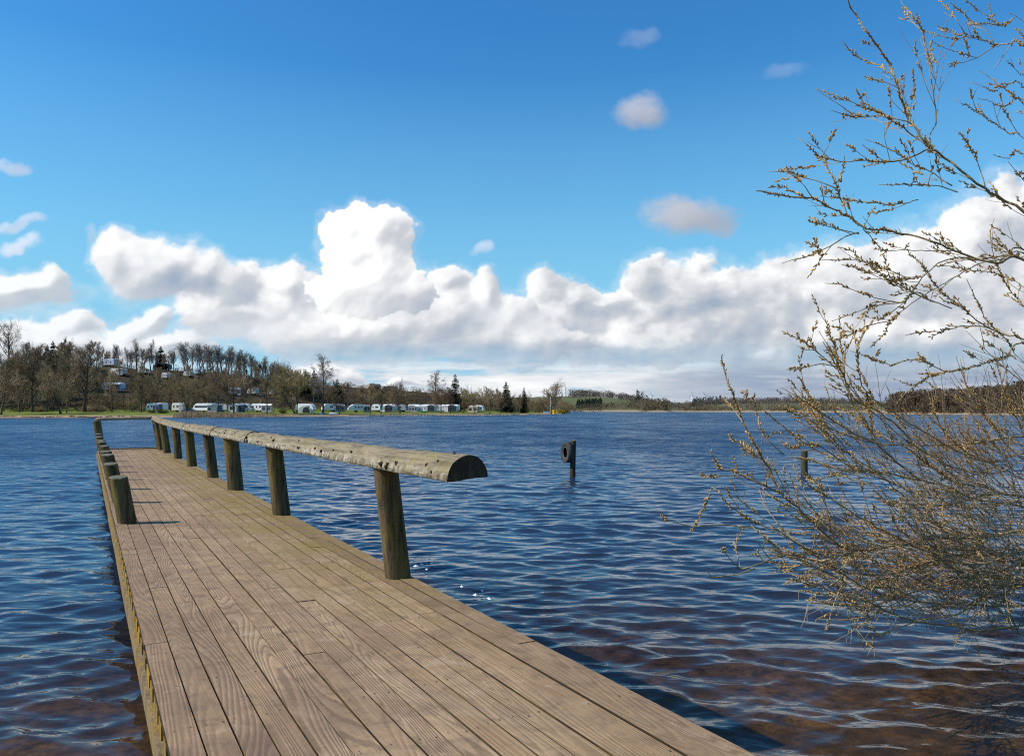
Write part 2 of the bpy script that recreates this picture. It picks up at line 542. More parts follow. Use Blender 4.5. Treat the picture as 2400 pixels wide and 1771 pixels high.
def ground_z(x, y):
    """height of bed and land at world x, y (arrays)"""
    x = np.atleast_1d(np.asarray(x, float)); y = np.atleast_1d(np.asarray(y, float))
    P = np.stack([x, y], 1)
    n1 = lump_noise(x, y, 30, 3) * .35
    sc = poly_sd(POLY_CAMP, P) + lump_noise(x, y, 14, 5) * 0.8
    sf = poly_sd(POLY_FAR, P) + lump_noise(x, y, 60, 6) * 4
    sn = poly_sd(POLY_NEAR, P) + lump_noise(x, y, 3, 8) * 0.12
    yy = np.maximum(y, 1.0)
    px = np.where(y > 1, 1200 + F * x / yy, np.where(x < 0, -3000, 5000))
    # camp peninsula
    back = y - shore_d(px)
    crest = np.interp(px, CREST_X, CREST_H)
    hill = crest * (0.42 * sstep(38, 74, back) + 0.58 * sstep(70, 122, back)) * sstep(-5, 60, sc) + crest * .12 * n1 * sstep(40, 90, back)
    zc = np.where(sc > 0, np.minimum(sc * 0.11, 0.45) + np.clip((sc - 3) * 0.045, 0, 0.85) + hill, 0)
    # far land
    fx = [900, 1330, 1420, 1500, 1560, 1600, 1700, 1850, 2000, 2090, 2200, 2330, 2420, 2700]
    fh = [14, 21, 19, 10, 4, 5, 13, 14, 12, 1, 3, 5, 9.5, 14]
    fd = [1200, 1150, 1100, 1000, 900, 1500, 1500, 1500, 1500, 420, 420, 420, 420, 420]
    hh = np.interp(px, fx, fh); dd = np.interp(px, fx, fd)
    zf = np.where(sf > 0, np.minimum(sf * 0.05, 0.7) + hh * sstep(18, 1.0, (dd - y) / (dd * 0.02 + 1e-6)) + 2.0 * n1 * sstep(30, 200, sf), 0)
    zf = np.where(sf > 0, zf + 22 * sstep(1600, 3000, y), 0)
    zn = np.where(sn > 0, np.minimum(sn * 0.35, 0.35), 0)
    bed = -np.minimum(0.22 + 0.055 * np.maximum(-sn, 0), 3.5)
    bedc = -np.minimum(0.08 * np.maximum(-sc, 0), 3.5); bedf = -np.minimum(0.03 * np.maximum(-sf, 0), 3.5)
    bed = np.maximum(np.maximum(bed, bedc), bedf) + lump_noise(x, y, 1.6, 9) * 0.03
    z = np.where(sc > 0, zc, np.where(sf > 0, zf, np.where(sn > 0, zn, np.minimum(bed, -0.02))))
    return z


def gz(x, y): return float(ground_z(x, y)[0])


def polar_grid(azs, rs):
    A, Rr = np.meshgrid(azs, rs)
    x = np.sin(A) * Rr; y = np.cos(A) * Rr
    na, nr = len(azs), len(rs)
    i = np.arange((nr - 1) * na).reshape(nr - 1, na)[:, :-1]
    Q = np.stack([i, i + 1, i + na + 1, i + na], -1).reshape(-1, 4)
    return x.ravel(), y.ravel(), Q


# ---- ground sheet
azs = np.concatenate([np.linspace(R(-180), R(-56), 50), np.linspace(R(-55), R(55), 520), np.linspace(R(56), R(180), 50)])
rs = np.concatenate([[0.05], np.geomspace(0.6, 30, 110), np.geomspace(30.6, 160, 70)[0:], np.arange(162, 470, 2.2), np.geomspace(474, 6400, 90)])
gx, gy, GQ = polar_grid(azs, rs)
gzv = ground_z(gx, gy)

m, T, bs, out = new_mat('ground_soil')
geo = T.n('ShaderNodeNewGeometry'); sxyz = T.n('ShaderNodeSeparateXYZ'); T.link(geo.outputs['Position'], sxyz.inputs[0])
pos = geo.outputs['Position']
big = T.noise(pos, 0.06, 5, 0.6); mid_ = T.noise(pos, 0.6, 5, 0.65); fin = T.noise(pos, 7.0, 6, 0.7)
sand = T.mix(T.ramp(mid_, [(0.35, 0.0), (0.7, 1.0)]), (0.30, 0.20, 0.12), (0.40, 0.29, 0.18))
grass = T.mix(T.ramp(mid_, [(0.3, 0.0), (0.75, 1.0)]), (0.10, 0.135, 0.018), (0.20, 0.235, 0.035))
grass = T.mix(T.ramp(big, [(0.45, 0.0), (0.7, 0.55)]), grass, (0.20, 0.17, 0.06))
litter = T.mix(T.ramp(mid_, [(0.3, 0.0), (0.7, 1.0)]), (0.042, 0.030, 0.018), (0.090, 0.064, 0.036))
litter = T.mix(T.ramp(big, [(0.5, 0.0), (0.68, 0.6)]), litter, (0.060, 0.066, 0.022))
z = sxyz.outputs[2]
zj = T.math('ADD', z, T.math('MULTIPLY', T.math('SUBTRACT', mid_, 0.5), 0.25))
bedc = T.mix(T.ramp(fin, [(0.38, 0.0), (0.62, 1.0)]), (0.065, 0.046, 0.026), (0.27, 0.178, 0.082))
bedc = T.mix(T.ramp(T.noise(pos, 1.4, 5, 0.65), [(0.4, 0.0), (0.62, 0.8)]), bedc, (0.050, 0.040, 0.026))
land = T.mix(T.ramp(T.math('MULTIPLY', T.math('SUBTRACT', zj, 0.50), 8.0, clamp=True), [(0, 0), (1, 1)]), sand, grass)
land = T.mix(T.ramp(T.math('MULTIPLY', T.math('SUBTRACT', zj, 1.9), 1.0, clamp=True), [(0, 0), (1, 1)]), land, litter)
# open meadows on the far shore
far = T.ramp(T.math('MAXIMUM', T.math('MULTIPLY', T.math('SUBTRACT', sxyz.outputs[1], 560.0), 0.01, clamp=True), T.math('MULTIPLY', T.math('SUBTRACT', sxyz.outputs[0], 60.0), 0.05, clamp=True)), [(0, 0), (1, 1)])
meadow = T.mix(T.ramp(T.math('MULTIPLY', T.math('SUBTRACT', 560.0, sxyz.outputs[1]), 0.02, clamp=True), [(0, 0), (1, 1)]), T.mix(T.ramp(T.noise(pos, 0.011, 3, 0.5), [(0.42, 0.0), (0.56, 1.0)]), (0.115, 0.135, 0.048), (0.125, 0.105, 0.058)), (0.085, 0.060, 0.036))
reedy = T.ramp(T.math('MULTIPLY', T.math('SUBTRACT', zj, 0.9), 0.8, clamp=True), [(0, 0), (1, 1)])
farc = T.mix(reedy, (0.36, 0.27, 0.16), meadow)
land = T.mix(far, land, farc)
col = T.mix(T.ramp(T.math('MULTIPLY', T.math('ADD', z, 0.03), 20.0, clamp=True), [(0, 0), (1, 1)]), bedc, land)
T.link(col, bs.inputs['Base Color']); bs.inputs['Roughness'].default_value = 0.95; bs.inputs['Specular IOR Level'].default_value = 0.1
T.link(T.bump(fin, 0.6, 0.03), bs.inputs['Normal'])
M_GROUND = m
g = np_mesh('ground', np.stack([gx, gy, gzv], 1), GQ, m, True)
tag(g, 'lake bed, sandy shore, lawn and hillsides', None, None, 'structure')

# ---- water
m, T, bs, out = new_mat('lake_water')
T.t.nodes.remove(bs)
geo = T.n('ShaderNodeNewGeometry'); pos = geo.outputs['Position']
sxyz = T.n('ShaderNodeSeparateXYZ'); T.link(pos, sxyz.inputs[0])
cd = T.n('ShaderNodeVectorMath', operation='LENGTH'); T.link(pos, cd.inputs[0])
dist = cd.outputs['Value']
flat = T.map(pos, (1, 1, 0))
rip1 = T.noise(T.map(flat, (1.7, 4.2, 1), rot=(0, 0, R(-8))), 1.0, 2, 0.45, 0.3)
rip2 = T.noise(T.map(flat, (4.5, 9.5, 1), rot=(0, 0, R(12))), 1.0, 1, 0.4, 0.4)
farw = T.ramp(T.math('DIVIDE', dist, 100.0, clamp=True), [(0.08, 0.0), (0.45, 1.0)])
gust = T.noise(T.map(flat, (0.020, 0.05, 1)), 1.0, 4, 0.6)
amp = T.math('MULTIPLY_ADD', gust, 0.9, 0.55)
h = T.math('ADD', T.math('MULTIPLY', rip1, T.math('MULTIPLY_ADD', farw, 0.05, 0.022)),
           T.math('MULTIPLY', rip2, T.math('MULTIPLY_ADD', farw, -0.004, 0.008)))
h = T.math('MULTIPLY', h, amp)
bn = T.bump(h, 1.0, 1.0)
# wind-driven waves lean towards the near shore: the visible faces tilt to the south, more in some streaks than in others
st1 = T.noise(T.map(flat, (1.1, 1.5, 1), rot=(0, 0, R(-6))), 1.0, 3, 0.6)
st2 = T.noise(T.map(flat, (0.20, 0.11, 1), rot=(0, 0, R(4))), 1.0, 4, 0.65)
st3 = T.noise(T.map(flat, (0.030, 0.016, 1)), 1.0, 4, 0.65)
streak = T.math('ADD', T.math('MULTIPLY', st1, 0.35), T.math('ADD', T.math('MULTIPLY', st2, 0.45), T.math('MULTIPLY', st3, 0.35)))
tilt = T.math('MULTIPLY', T.ramp(streak, [(0.36, 0.02), (0.78, 0.42)]), T.math('MULTIPLY_ADD', farw, 0.85, 0.15))
tv = T.n('ShaderNodeCombineXYZ'); T.link(T.math('MULTIPLY', tilt, -1.0), tv.inputs[1])
av = T.n('ShaderNodeVectorMath', operation='ADD'); T.link(bn, av.inputs[0]); T.link(tv.outputs[0], av.inputs[1])
nv = T.n('ShaderNodeVectorMath', operation='NORMALIZE'); T.link(av.outputs[0], nv.inputs[0])
bn = nv.outputs[0]
dt = T.n('ShaderNodeVectorMath', operation='DOT_PRODUCT'); T.link(bn, dt.inputs[0]); T.link(geo.outputs['Incoming'], dt.inputs[1])
fres = T.math('MULTIPLY_ADD', T.math('POWER', T.math('SUBTRACT', 1.0, T.math('ABSOLUTE', dt.outputs['Value']), clamp=True), 5.0), 0.98, 0.02)
gl = T.n('ShaderNodeBsdfGlossy'); gl.inputs['Roughness'].default_value = 0.02; T.link(bn, gl.inputs['Normal'])
gl.inputs['Color'].default_value = (1, 1, 1, 1)
tr = T.n('ShaderNodeBsdfTransparent'); tr.inputs['Color'].default_value = (0.84, 0.73, 0.60, 1)
df = T.n('ShaderNodeBsdfDiffuse'); df.inputs['Color'].default_value = (0.022, 0.036, 0.062, 1)
turb = T.ramp(T.math('DIVIDE', dist, 40.0, clamp=True), [(0.10, 0.03), (0.17, 0.30), (0.27, 0.78), (0.5, 1.0)])
body = T.n('ShaderNodeMixShader'); T.link(turb, body.inputs[0]); T.link(tr.outputs[0], body.inputs[1]); T.link(df.outputs[0], body.inputs[2])
ms = T.n('ShaderNodeMixShader'); T.link(fres, ms.inputs[0]); T.link(body.outputs[0], ms.inputs[1]); T.link(gl.outputs[0], ms.inputs[2])
T.link(ms.outputs[0], out.inputs['Surface'])
M_WATER = m

WV = np.random.RandomState(12)
WAVES = []
for i in range(90):
    lam = math.exp(WV.uniform(math.log(0.11), math.log(.85)))
    th = R(-97) + WV.normal(0, R(28))
    st = 0.0225 * (1.0 if lam < .9 else 0.75)
    WAVES.append((lam, math.cos(th), math.sin(th), st * lam / (2 * math.pi), WV.uniform(0, 6.28)))


for i in range(7):
    lam = WV.uniform(1.2, 2.2); th = R(-97) + WV.normal(0, R(14))
    WAVES.append((lam, math.cos(th), math.sin(th), .014 * lam / (2 * math.pi), WV.uniform(0, 6.28)))


def wave_xyz(x, y, spacing):
    dx = np.zeros_like(x); dy = np.zeros_like(x); zz = np.zeros_like(x)
    # groups of higher and lower water
    env = 1.0 + 0.45 * lump_noise(x, y, 9, 33)
    for lam, cx, cy, a, ph in WAVES:
        k = 2 * math.pi / lam
        q = k * (x * cx + y * cy) + ph
        f = sstep(2.2, 5.0, lam / spacing) * a
        zz += f * np.cos(q); s = np.sin(q) * f * 0.9
        dx -= s * cx; dy -= s * cy
    return x + dx * env, y + dy * env, zz * env


wa = np.linspace(R(-52), R(52), 920)
wr = np.concatenate([[0.3], np.geomspace(0.7, 90, 900), np.geomspace(90.6, 420, 150)[1:], np.geomspace(430, 2600, 40)])
x, y, Q = polar_grid(wa, wr)
rr = np.hypot(x, y)
wx_, wy_, wz_ = wave_xyz(x, y, np.maximum(rr * 0.0055, 0.02))
V1 = np.stack([wx_, wy_, wz_], 1)
ob = np.linspace(R(52), R(308), 66)
x2, y2, Q2 = polar_grid(ob, np.concatenate([[0.3], np.geomspace(0.7, 2600, 60)]))
V2 = np.stack([x2, y2, 0 * x2], 1)
w = np_mesh('lake_water', np.concatenate([V1, V2]), np.concatenate([Q, Q2 + len(V1)]), m, True)
tag(w, 'rippled blue lake water', None, None, 'structure')
# ------------------------------------------------------------- the jetty
HD = 1.45                         # eye above deck
ZD = CAMZ - HD                    # deck top
UD = np.array((-0.4833, 0.8755, 0)); VD = np.array((0.8755, 0.4833, 0)); ZV = np.array((0, 0, 1.0))
JR = math.atan2(UD[1], UD[0])     # local +x runs out along the jetty, local +y to its left
V0, V1_ = 0.307, 2.468            # offsets of left and right edge, to the right of the eye line
U0, U1 = -2.2, 31.6

# deck boards
m, T, bs, out = new_mat('weathered_boards')
uvn = T.n('ShaderNodeUVMap'); uvn.uv_map = 'UVMap'
at_ = T.n('ShaderNodeAttribute'); at_.attribute_name = 'board'; at_.attribute_type = 'GEOMETRY'
brd = at_.outputs['Color']; sb = T.n('ShaderNodeSeparateColor'); T.link(brd, sb.inputs[0])
r1, r2, edge = sb.outputs[0], sb.outputs[1], sb.outputs[2]
uv = uvn.outputs[0]
suv = T.n('ShaderNodeSeparateXYZ'); T.link(uv, suv.inputs[0])
cvec = T.n('ShaderNodeCombineXYZ')
T.link(T.math('MULTIPLY', suv.outputs[0], 0.33), cvec.inputs[0])
T.link(T.math('MULTIPLY', suv.outputs[1], 4.2), cvec.inputs[1])
T.link(T.math('MULTIPLY', r1, 37.0), cvec.inputs[2])
contour = T.noise(cvec.outputs[0], 1.0, 1.5, 0.35, 0.25)
ringf = T.math('MULTIPLY_ADD', T.math('SUBTRACT', r2, 0.5), 90.0, 190.0)
ring = T.math('SINE', T.math('MULTIPLY_ADD', contour, ringf, T.math('MULTIPLY', suv.outputs[1], 25.0)))
ring01 = T.math('MULTIPLY_ADD', ring, 0.5, 0.5)
cv2 = T.n('ShaderNodeCombineXYZ'); T.link(T.math('MULTIPLY', suv.outputs[0], 3.0), cv2.inputs[0])
T.link(T.math('MULTIPLY', suv.outputs[1], 260.0), cv2.inputs[1]); T.link(T.math('MULTIPLY', r1, 91.0), cv2.inputs[2])
fibre = T.noise(cv2.outputs[0], 1.0, 4, 0.7)
tcg = T.n('ShaderNodeNewGeometry'); pos = tcg.outputs['Position']
blot = T.noise(pos, 1.7, 6, 0.65); blot2 = T.noise(pos, 6.5, 5, 0.65, 0.6); speck = T.noise(pos, 70.0, 2, 0.5); stain = T.noise(T.map(pos, (1, 1, 1)), 0.75, 7, 0.7, 0.8)
tan_ = T.mix(r2, (0.405, 0.280, 0.155), (0.50, 0.36, 0.215))
purple = (0.235, 0.150, 0.100)
warm = T.math('ADD', T.math('MULTIPLY', edge, 0.62), T.math('MULTIPLY', T.ramp(blot, [(0.40, 0.0), (0.64, 1.0)]), 0.45), clamp=True)
warm = T.math('MULTIPLY', warm, T.math('MULTIPLY_ADD', r1, 0.7, 0.5), clamp=True)
c = T.mix(warm, tan_, purple)
ringk = T.math('MULTIPLY', T.ramp(ring01, [(0.05, 0.55), (0.36, 0.0)]), T.ramp(T.math('ADD', T.math('MULTIPLY', r2, 0.55), T.math('MULTIPLY', blot, 0.45)), [(0.28, 0.25), (0.65, 1.0)]))
c = T.mix(T.math('MULTIPLY_ADD', r1, -.42, .26, clamp=True), c, (0.22, 0.15, 0.09))
c = T.mix(ringk, c, (0.135, 0.086, 0.052))
c = T.mix(T.math('MULTIPLY', T.ramp(fibre, [(0.38, 1.0), (0.56, 0.0)]), 0.42), c, (0.15, 0.105, 0.075))
c = T.mix(T.math('MULTIPLY', T.ramp(blot2, [(0.50, 0.0), (0.70, 1.0)]), 0.55), c, (0.135, 0.10, 0.075))
c = T.mix(T.math('MULTIPLY', T.ramp(blot2, [(0.30, 1.0), (0.42, 0.0)]), 0.32), c, (0.52, 0.44, 0.34))
c = T.mix(T.math('MULTIPLY', T.ramp(stain, [(0.50, 0.0), (0.68, 1.0)]), 0.45), c, (0.16, 0.105, 0.075))
c = T.mix(T.math('MULTIPLY', T.ramp(stain, [(0.30, 1.0), (0.45, 0.0)]), 0.25), c, (0.46, 0.37, 0.25))
# dirt and moss in the joints
spz = T.n('ShaderNodeSeparateXYZ'); tz = T.n('ShaderNodeTexCoord'); T.link(tz.outputs['Object'], spz.inputs[0])
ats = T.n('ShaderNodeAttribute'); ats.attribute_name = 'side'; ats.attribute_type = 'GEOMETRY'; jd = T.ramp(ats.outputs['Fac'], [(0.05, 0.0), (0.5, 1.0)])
# mossy film beside the railing towards the far end
sp = T.n('ShaderNodeSeparateXYZ'); tob = T.n('ShaderNodeTexCoord'); T.link(tob.outputs['Object'], sp.inputs[0])
mz = T.math('MULTIPLY', T.ramp(T.math('MULTIPLY_ADD', sp.outputs[1], -1.0 / 2.17, -0.145, clamp=True), [(0.42, 0.0), (0.80, 1.0)]),
            T.ramp(T.math('DIVIDE', sp.outputs[0], 32.0, clamp=True), [(0.12, 0.12), (0.30, 1.0), (0.75, 1.0), (0.95, 0.5)]))
mz = T.math('MULTIPLY', mz, T.ramp(T.noise(pos, 2.6, 6, 0.7), [(0.36, 0.0), (0.60, 1.0)]))
c = T.mix(T.math('MULTIPLY', mz, 0.92), c, (0.235, 0.178, 0.038))
c = T.mix(T.ramp(speck, [(0.70, 0.0), (0.76, 0.85)]), c, (0.06, 0.045, 0.03))
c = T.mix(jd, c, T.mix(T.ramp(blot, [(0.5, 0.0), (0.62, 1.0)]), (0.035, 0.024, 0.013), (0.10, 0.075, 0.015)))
c = T.mix(1.0, c, (1.02, 0.94, 0.86), 'MULTIPLY')
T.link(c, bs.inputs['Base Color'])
bs.inputs['Roughness'].default_value = 0.86; bs.inputs['Specular IOR Level'].default_value = 0.22
hb = T.math('ADD', T.math('MULTIPLY', ring01, 0.6), T.math('MULTIPLY', fibre, 0.6))
T.link(T.bump(hb, 0.75, 0.0035, T.bump(blot2, 0.35, 0.01)), bs.inputs['Normal'])
M_DECK = m

# post wood: dark preserved timber with lichen streaks
def wood_mat(name, base, dark, lich, lich_amt, scale=1.0, rough=0.9, streak=26.0, white=0.0):
    m, T, bs, out = new_mat(name)
    tc = T.n('ShaderNodeTexCoord'); ob = tc.outputs['Object']
    oi = T.n('ShaderNodeObjectInfo')
    vec = T.n('ShaderNodeVectorMath', operation='ADD'); T.link(ob, vec.inputs[0])
    cx = T.n('ShaderNodeCombineXYZ'); T.link(T.math('MULTIPLY', oi.outputs['Random'], 50.0), cx.inputs[2]); T.link(cx.outputs[0], vec.inputs[1])
    p = vec.outputs[0]
    long_ = T.noise(T.map(p, (streak, streak, 1.6)), scale, 5, 0.65, 0.3)
    patch = T.noise(T.map(p, (3.2, 3.2, 1.4)), scale, 6, 0.7)
    fine = T.noise(p, 60 * scale, 4, 0.7)
    c = T.mix(T.ramp(long_, [(0.36, 0.0), (0.62, 1.0)]), dark, base)
    c = T.mix(T.math('MULTIPLY', T.ramp(patch, [(0.46, 0.0), (0.60, 1.0)]), lich_amt), c, lich)
    if white:
        wp = T.noise(T.map(p, (9, 9, 5)), scale, 6, 0.75, 0.4)
        c = T.mix(T.math('MULTIPLY', T.ramp(wp, [(0.52, 0.0), (0.58, 1.0)]), white), c, (0.62, 0.57, 0.47))
    c = T.mix(T.ramp(fine, [(0.3, 0.45), (0.5, 0.0)]), c, tuple(q * .55 for q in dark))
    T.link(c, bs.inputs['Base Color']); bs.inputs['Roughness'].default_value = rough; bs.inputs['Specular IOR Level'].default_value = 0.2
    hh = T.math('ADD', T.math('MULTIPLY', long_, 1.0), T.math('MULTIPLY', fine, 0.35))
    T.link(T.bump(hh, 0.8, 0.012), bs.inputs['Normal'])
    return m


M_POST = wood_mat('post_timber', (0.155, 0.112, 0.054), (0.034, 0.024, 0.014), (0.235, 0.172, 0.030), 0.50)
M_TOP = plain_mat('post_end_grain', (0.16, 0.145, 0.095), 0.9, 0.4, 30, 0.2)
M_FASCIA = wood_mat('edge_beam_timber', (0.30, 0.22, 0.12), (0.14, 0.10, 0.055), (0.36, 0.21, 0.025), 0.7, 1.0)
M_SPACER = wood_mat('mossy_spacer', (0.26, 0.18, 0.07), (0.12, 0.08, 0.035), (0.45, 0.26, 0.02), 0.95, 1.0)
M_PILE = wood_mat('pile_timber', (0.10, 0.075, 0.045), (0.035, 0.028, 0.02), (0.09, 0.085, 0.03), 0.4)


def rail_mat():
    m, T, bs, out = new_mat('half_log_rail')
    tc = T.n('ShaderNodeTexCoord'); p = tc.outputs['Object']
    long_ = T.noise(T.map(p, (2.0, 24, 24)), 1.0, 5, 0.65, 0.4)
    swirl = T.noise(T.map(p, (3.0, 9, 9)), 1.0, 5, 0.6, 1.2)
    lich = T.noise(p, 15, 6, 0.72, 0.5); big = T.noise(p, 2.3, 4, 0.6); fine = T.noise(p, 85, 3, 0.7)
    c = T.mix(T.ramp(long_, [(0.34, 0.0), (0.62, 1.0)]), (0.115, 0.085, 0.050), (0.335, 0.265, 0.160))
    c = T.mix(T.math('MULTIPLY', T.ramp(swirl, [(0.48, 0.0), (0.56, 1.0)]), 0.35), c, (0.22, 0.175, 0.085))
    side = T.n('ShaderNodeSeparateXYZ'); T.link(p, side.inputs[0])
    low = T.ramp(T.math('MULTIPLY', side.outputs[2], 7.0, clamp=True), [(0.05, 1.0), (0.55, 0.12)])
    wm = T.math('MULTIPLY', T.ramp(lich, [(0.47, 0.0), (0.56, 1.0)]), low)
    wm = T.math('MULTIPLY', wm, T.ramp(big, [(0.32, 0.25), (0.55, 1.0)]))
    c = T.mix(T.math('MULTIPLY', wm, 0.85), c, (0.66, 0.60, 0.49))
    ym = T.math('MULTIPLY', T.ramp(T.noise(p, 4.5, 6, 0.7), [(0.52, 0.0), (0.64, 1.0)]), 0.55)
    c = T.mix(ym, c, (0.30, 0.245, 0.085))
    c = T.mix(T.ramp(fine, [(0.30, 0.55), (0.46, 0.0)]), c, (0.06, 0.045, 0.03))
    T.link(c, bs.inputs['Base Color']); bs.inputs['Roughness'].default_value = 0.9; bs.inputs['Specular IOR Level'].default_value = 0.2
    T.link(T.bump(T.math('ADD', long_, T.math('MULTIPLY', lich, .9)), 0.9, 0.020), bs.inputs['Normal'])
    return m


M_RAIL = rail_mat()
M_ENDG = wood_mat('shaded_end_grain', (0.060, 0.046, 0.028), (0.022, 0.017, 0.011), (0.12, 0.11, 0.07), 0.35, 4.0)  # sawn rail ends: the face's shadow is put into this darker wood colour
M_KNOT = plain_mat('dark_knot', (0.055, 0.04, 0.025), 0.85, 0.3, 40, 0.2)

jet = empty('jetty', (0, 0, ZD), JR)
tag(jet, 'long weathered wooden jetty with half-log handrail and short round bollards', 'jetty')
# local frame: x = u, y = -v, z above deck


def jl(u, v, z=0.0): return np.array((u, -v, z))


rng = random.Random(4)
nb = 16; pitch = (V1_ - V0) / nb
verts = []; faces = []; uvs = []; cols = []
for i in range(nb):
    va = V0 + i * pitch + 0.0025; vb = V0 + (i + 1) * pitch - 0.0025
    if i == 0: va = V0
    if i == nb - 1: vb = V1_
    u = U0 + rng.uniform(-0.5, 0)
    joints = {0: [5.25, 8.6, 13.0], 1: [6.9, 11.5], 2: [5.4, 8.75, 12.9], 3: [7.2, 11.0], 4: [6.3, 9.1]}
    ends = []
    if i in joints:
        ends = joints[i][:]
        last = ends[-1]
    else:
        last = U0 + rng.uniform(1.0, 4.5); ends = [last]
    while last < U1 - 1.0:
        last += rng.uniform(2.4, 4.8); ends.append(last)
    ends = [e for e in ends if e < U1 - 0.6] + [U1]
    for e in ends:
        a, b = u + 0.003, e - 0.003
        dz = rng.uniform(-0.0025, 0.0025); ch = 0.002; th = 0.034
        w = (vb - va) / 2; cvv = (va + vb) / 2
        sec = [(-w, -th), (-w, -ch), (-w + ch, 0), (w - ch, 0), (w, -ch), (w, -th)]
        nseg = max(1, int((b - a) / 0.5)); base = len(verts)
        rc = (rng.random(), rng.random(), 1.0 if i >= nb - 2 else (0.55 if i < 3 else rng.choice((0.0, 0.0, 0.25))))
        off = rng.uniform(0, 60); bow = rng.uniform(-0.003, 0.003); cup = rng.uniform(-0.002, 0.002)
        for s in range(nseg + 1):
            t = s / nseg; uu = a + (b - a) * t; wob = rng.uniform(-.005, .004)
            for (q, zz) in sec:
                if i == nb - 1 and q > 0: q = q + wob
                if i == 0 and q < 0: q = q + wob * .6
                verts.append((uu, -(cvv + q), zz + dz + bow * math.sin(math.pi * t) + cup * (1 if abs(q) > w * .8 else 0)))
                uvs.append((uu + off, q + rng.uniform(0, 0) )); cols.append(rc)
        for s in range(nseg):
            for k in range(5):
                faces.append((base + s * 6 + k, base + s * 6 + k + 1, base + (s + 1) * 6 + k + 1, base + (s + 1) * 6 + k))
        faces.append(tuple(base + k for k in range(5, -1, -1))); faces.append(tuple(base + nseg * 6 + k for k in range(6)))
        u = e
me = bpy.data.meshes.new('deck'); me.from_pydata(verts, [], faces)
uvl = me.uv_layers.new(name='UVMap')
li = np.zeros(len(me.loops), np.int32); me.loops.foreach_get('vertex_index', li)
uvl.data.foreach_set('uv', np.array(uvs, np.float32)[li].ravel())
ca = me.color_attributes.new('board', 'FLOAT_COLOR', 'POINT')
ca.data.foreach_set('color', np.array([(*c3, 1.0) for c3 in cols], np.float32).ravel())
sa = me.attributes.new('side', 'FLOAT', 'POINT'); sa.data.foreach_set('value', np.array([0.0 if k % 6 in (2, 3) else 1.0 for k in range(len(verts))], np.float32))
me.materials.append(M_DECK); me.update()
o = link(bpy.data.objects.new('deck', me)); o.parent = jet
# nail heads over the hidden joists
b = MB(); uu = U0 + .4
while uu < 13:
    for i in range(nb):
        for q in (-.28, .28):
            if rng.random() < .15: continue
            cx_, cy_ = uu + rng.uniform(-.02, .02), -(V0 + (i + .5 + q + rng.uniform(-.04, .04)) * pitch)
            r_ = rng.uniform(.0035, .0055)
            b.add([(cx_ + r_ * math.cos(k * 1.0472), cy_ + r_ * math.sin(k * 1.0472), .0032) for k in range(6)], [tuple(range(6))])
    uu += .62
o = b.build('nail_heads', plain_mat('rusty_nail', (0.035, 0.022, 0.014), 0.8, .3, 50, .2), jet); tag(o, kind='stuff')
# cap board across the far end
b = MB(); b.box(jl(U1 + 0.07, (V0 + V1_) / 2, -0.005), (0.12, V1_ - V0 + 0.02, 0.10)); b.build('end_board', M_FASCIA, jet)

# joists under the boards: ends show as blocks between dark gaps on the left edge
b = MB(); uu = U0 + 0.1
while uu < U1:
    L_ = rng.uniform(0.13, 0.24)
    b.box(jl(uu + L_ / 2, V0 + 0.046, -0.034 - 0.036), (L_, 0.10, 0.072)); uu += L_ + rng.uniform(0.08, 0.15)
o = b.build('spacer_block', M_SPACER, jet); tag(o, kind='stuff')
for side, vv in ((0, V0 + 0.028), (1, V1_ - 0.08)):
    b = MB()
    n = 26
    for k in range(n):
        ua = U0 + (U1 - U0) * k / n; ub = U0 + (U1 - U0) * (k + 1) / n
        b.box(jl((ua + ub) / 2, vv + rng.uniform(-.003, .003), -0.107 - 0.065), (ub - ua + 0.0, 0.11, 0.13))
    b.build('edge_beam', M_FASCIA, jet)
b = MB(); b.box(jl((U0 + U1) / 2, (V0 + V1_) / 2, -0.145), (U1 - U0 - .1, 0.12, 0.12)); b.build('centre_beam', M_PILE, jet)
uu = 2.0
while uu < U1:
    for vv in (V0 + 0.30, V1_ - 0.30):
        b = MB(); b.tube([jl(uu, vv, -2.6), jl(uu, vv, -0.24)], 0.10, 10); b.build('pile', M_PILE, jet, True)
    b = MB(); b.box(jl(uu, (V0 + V1_) / 2, -0.29), (0.14, V1_ - V0 - 0.3, 0.10)); b.build('cross_beam', M_PILE, jet)
    uu += 3.7


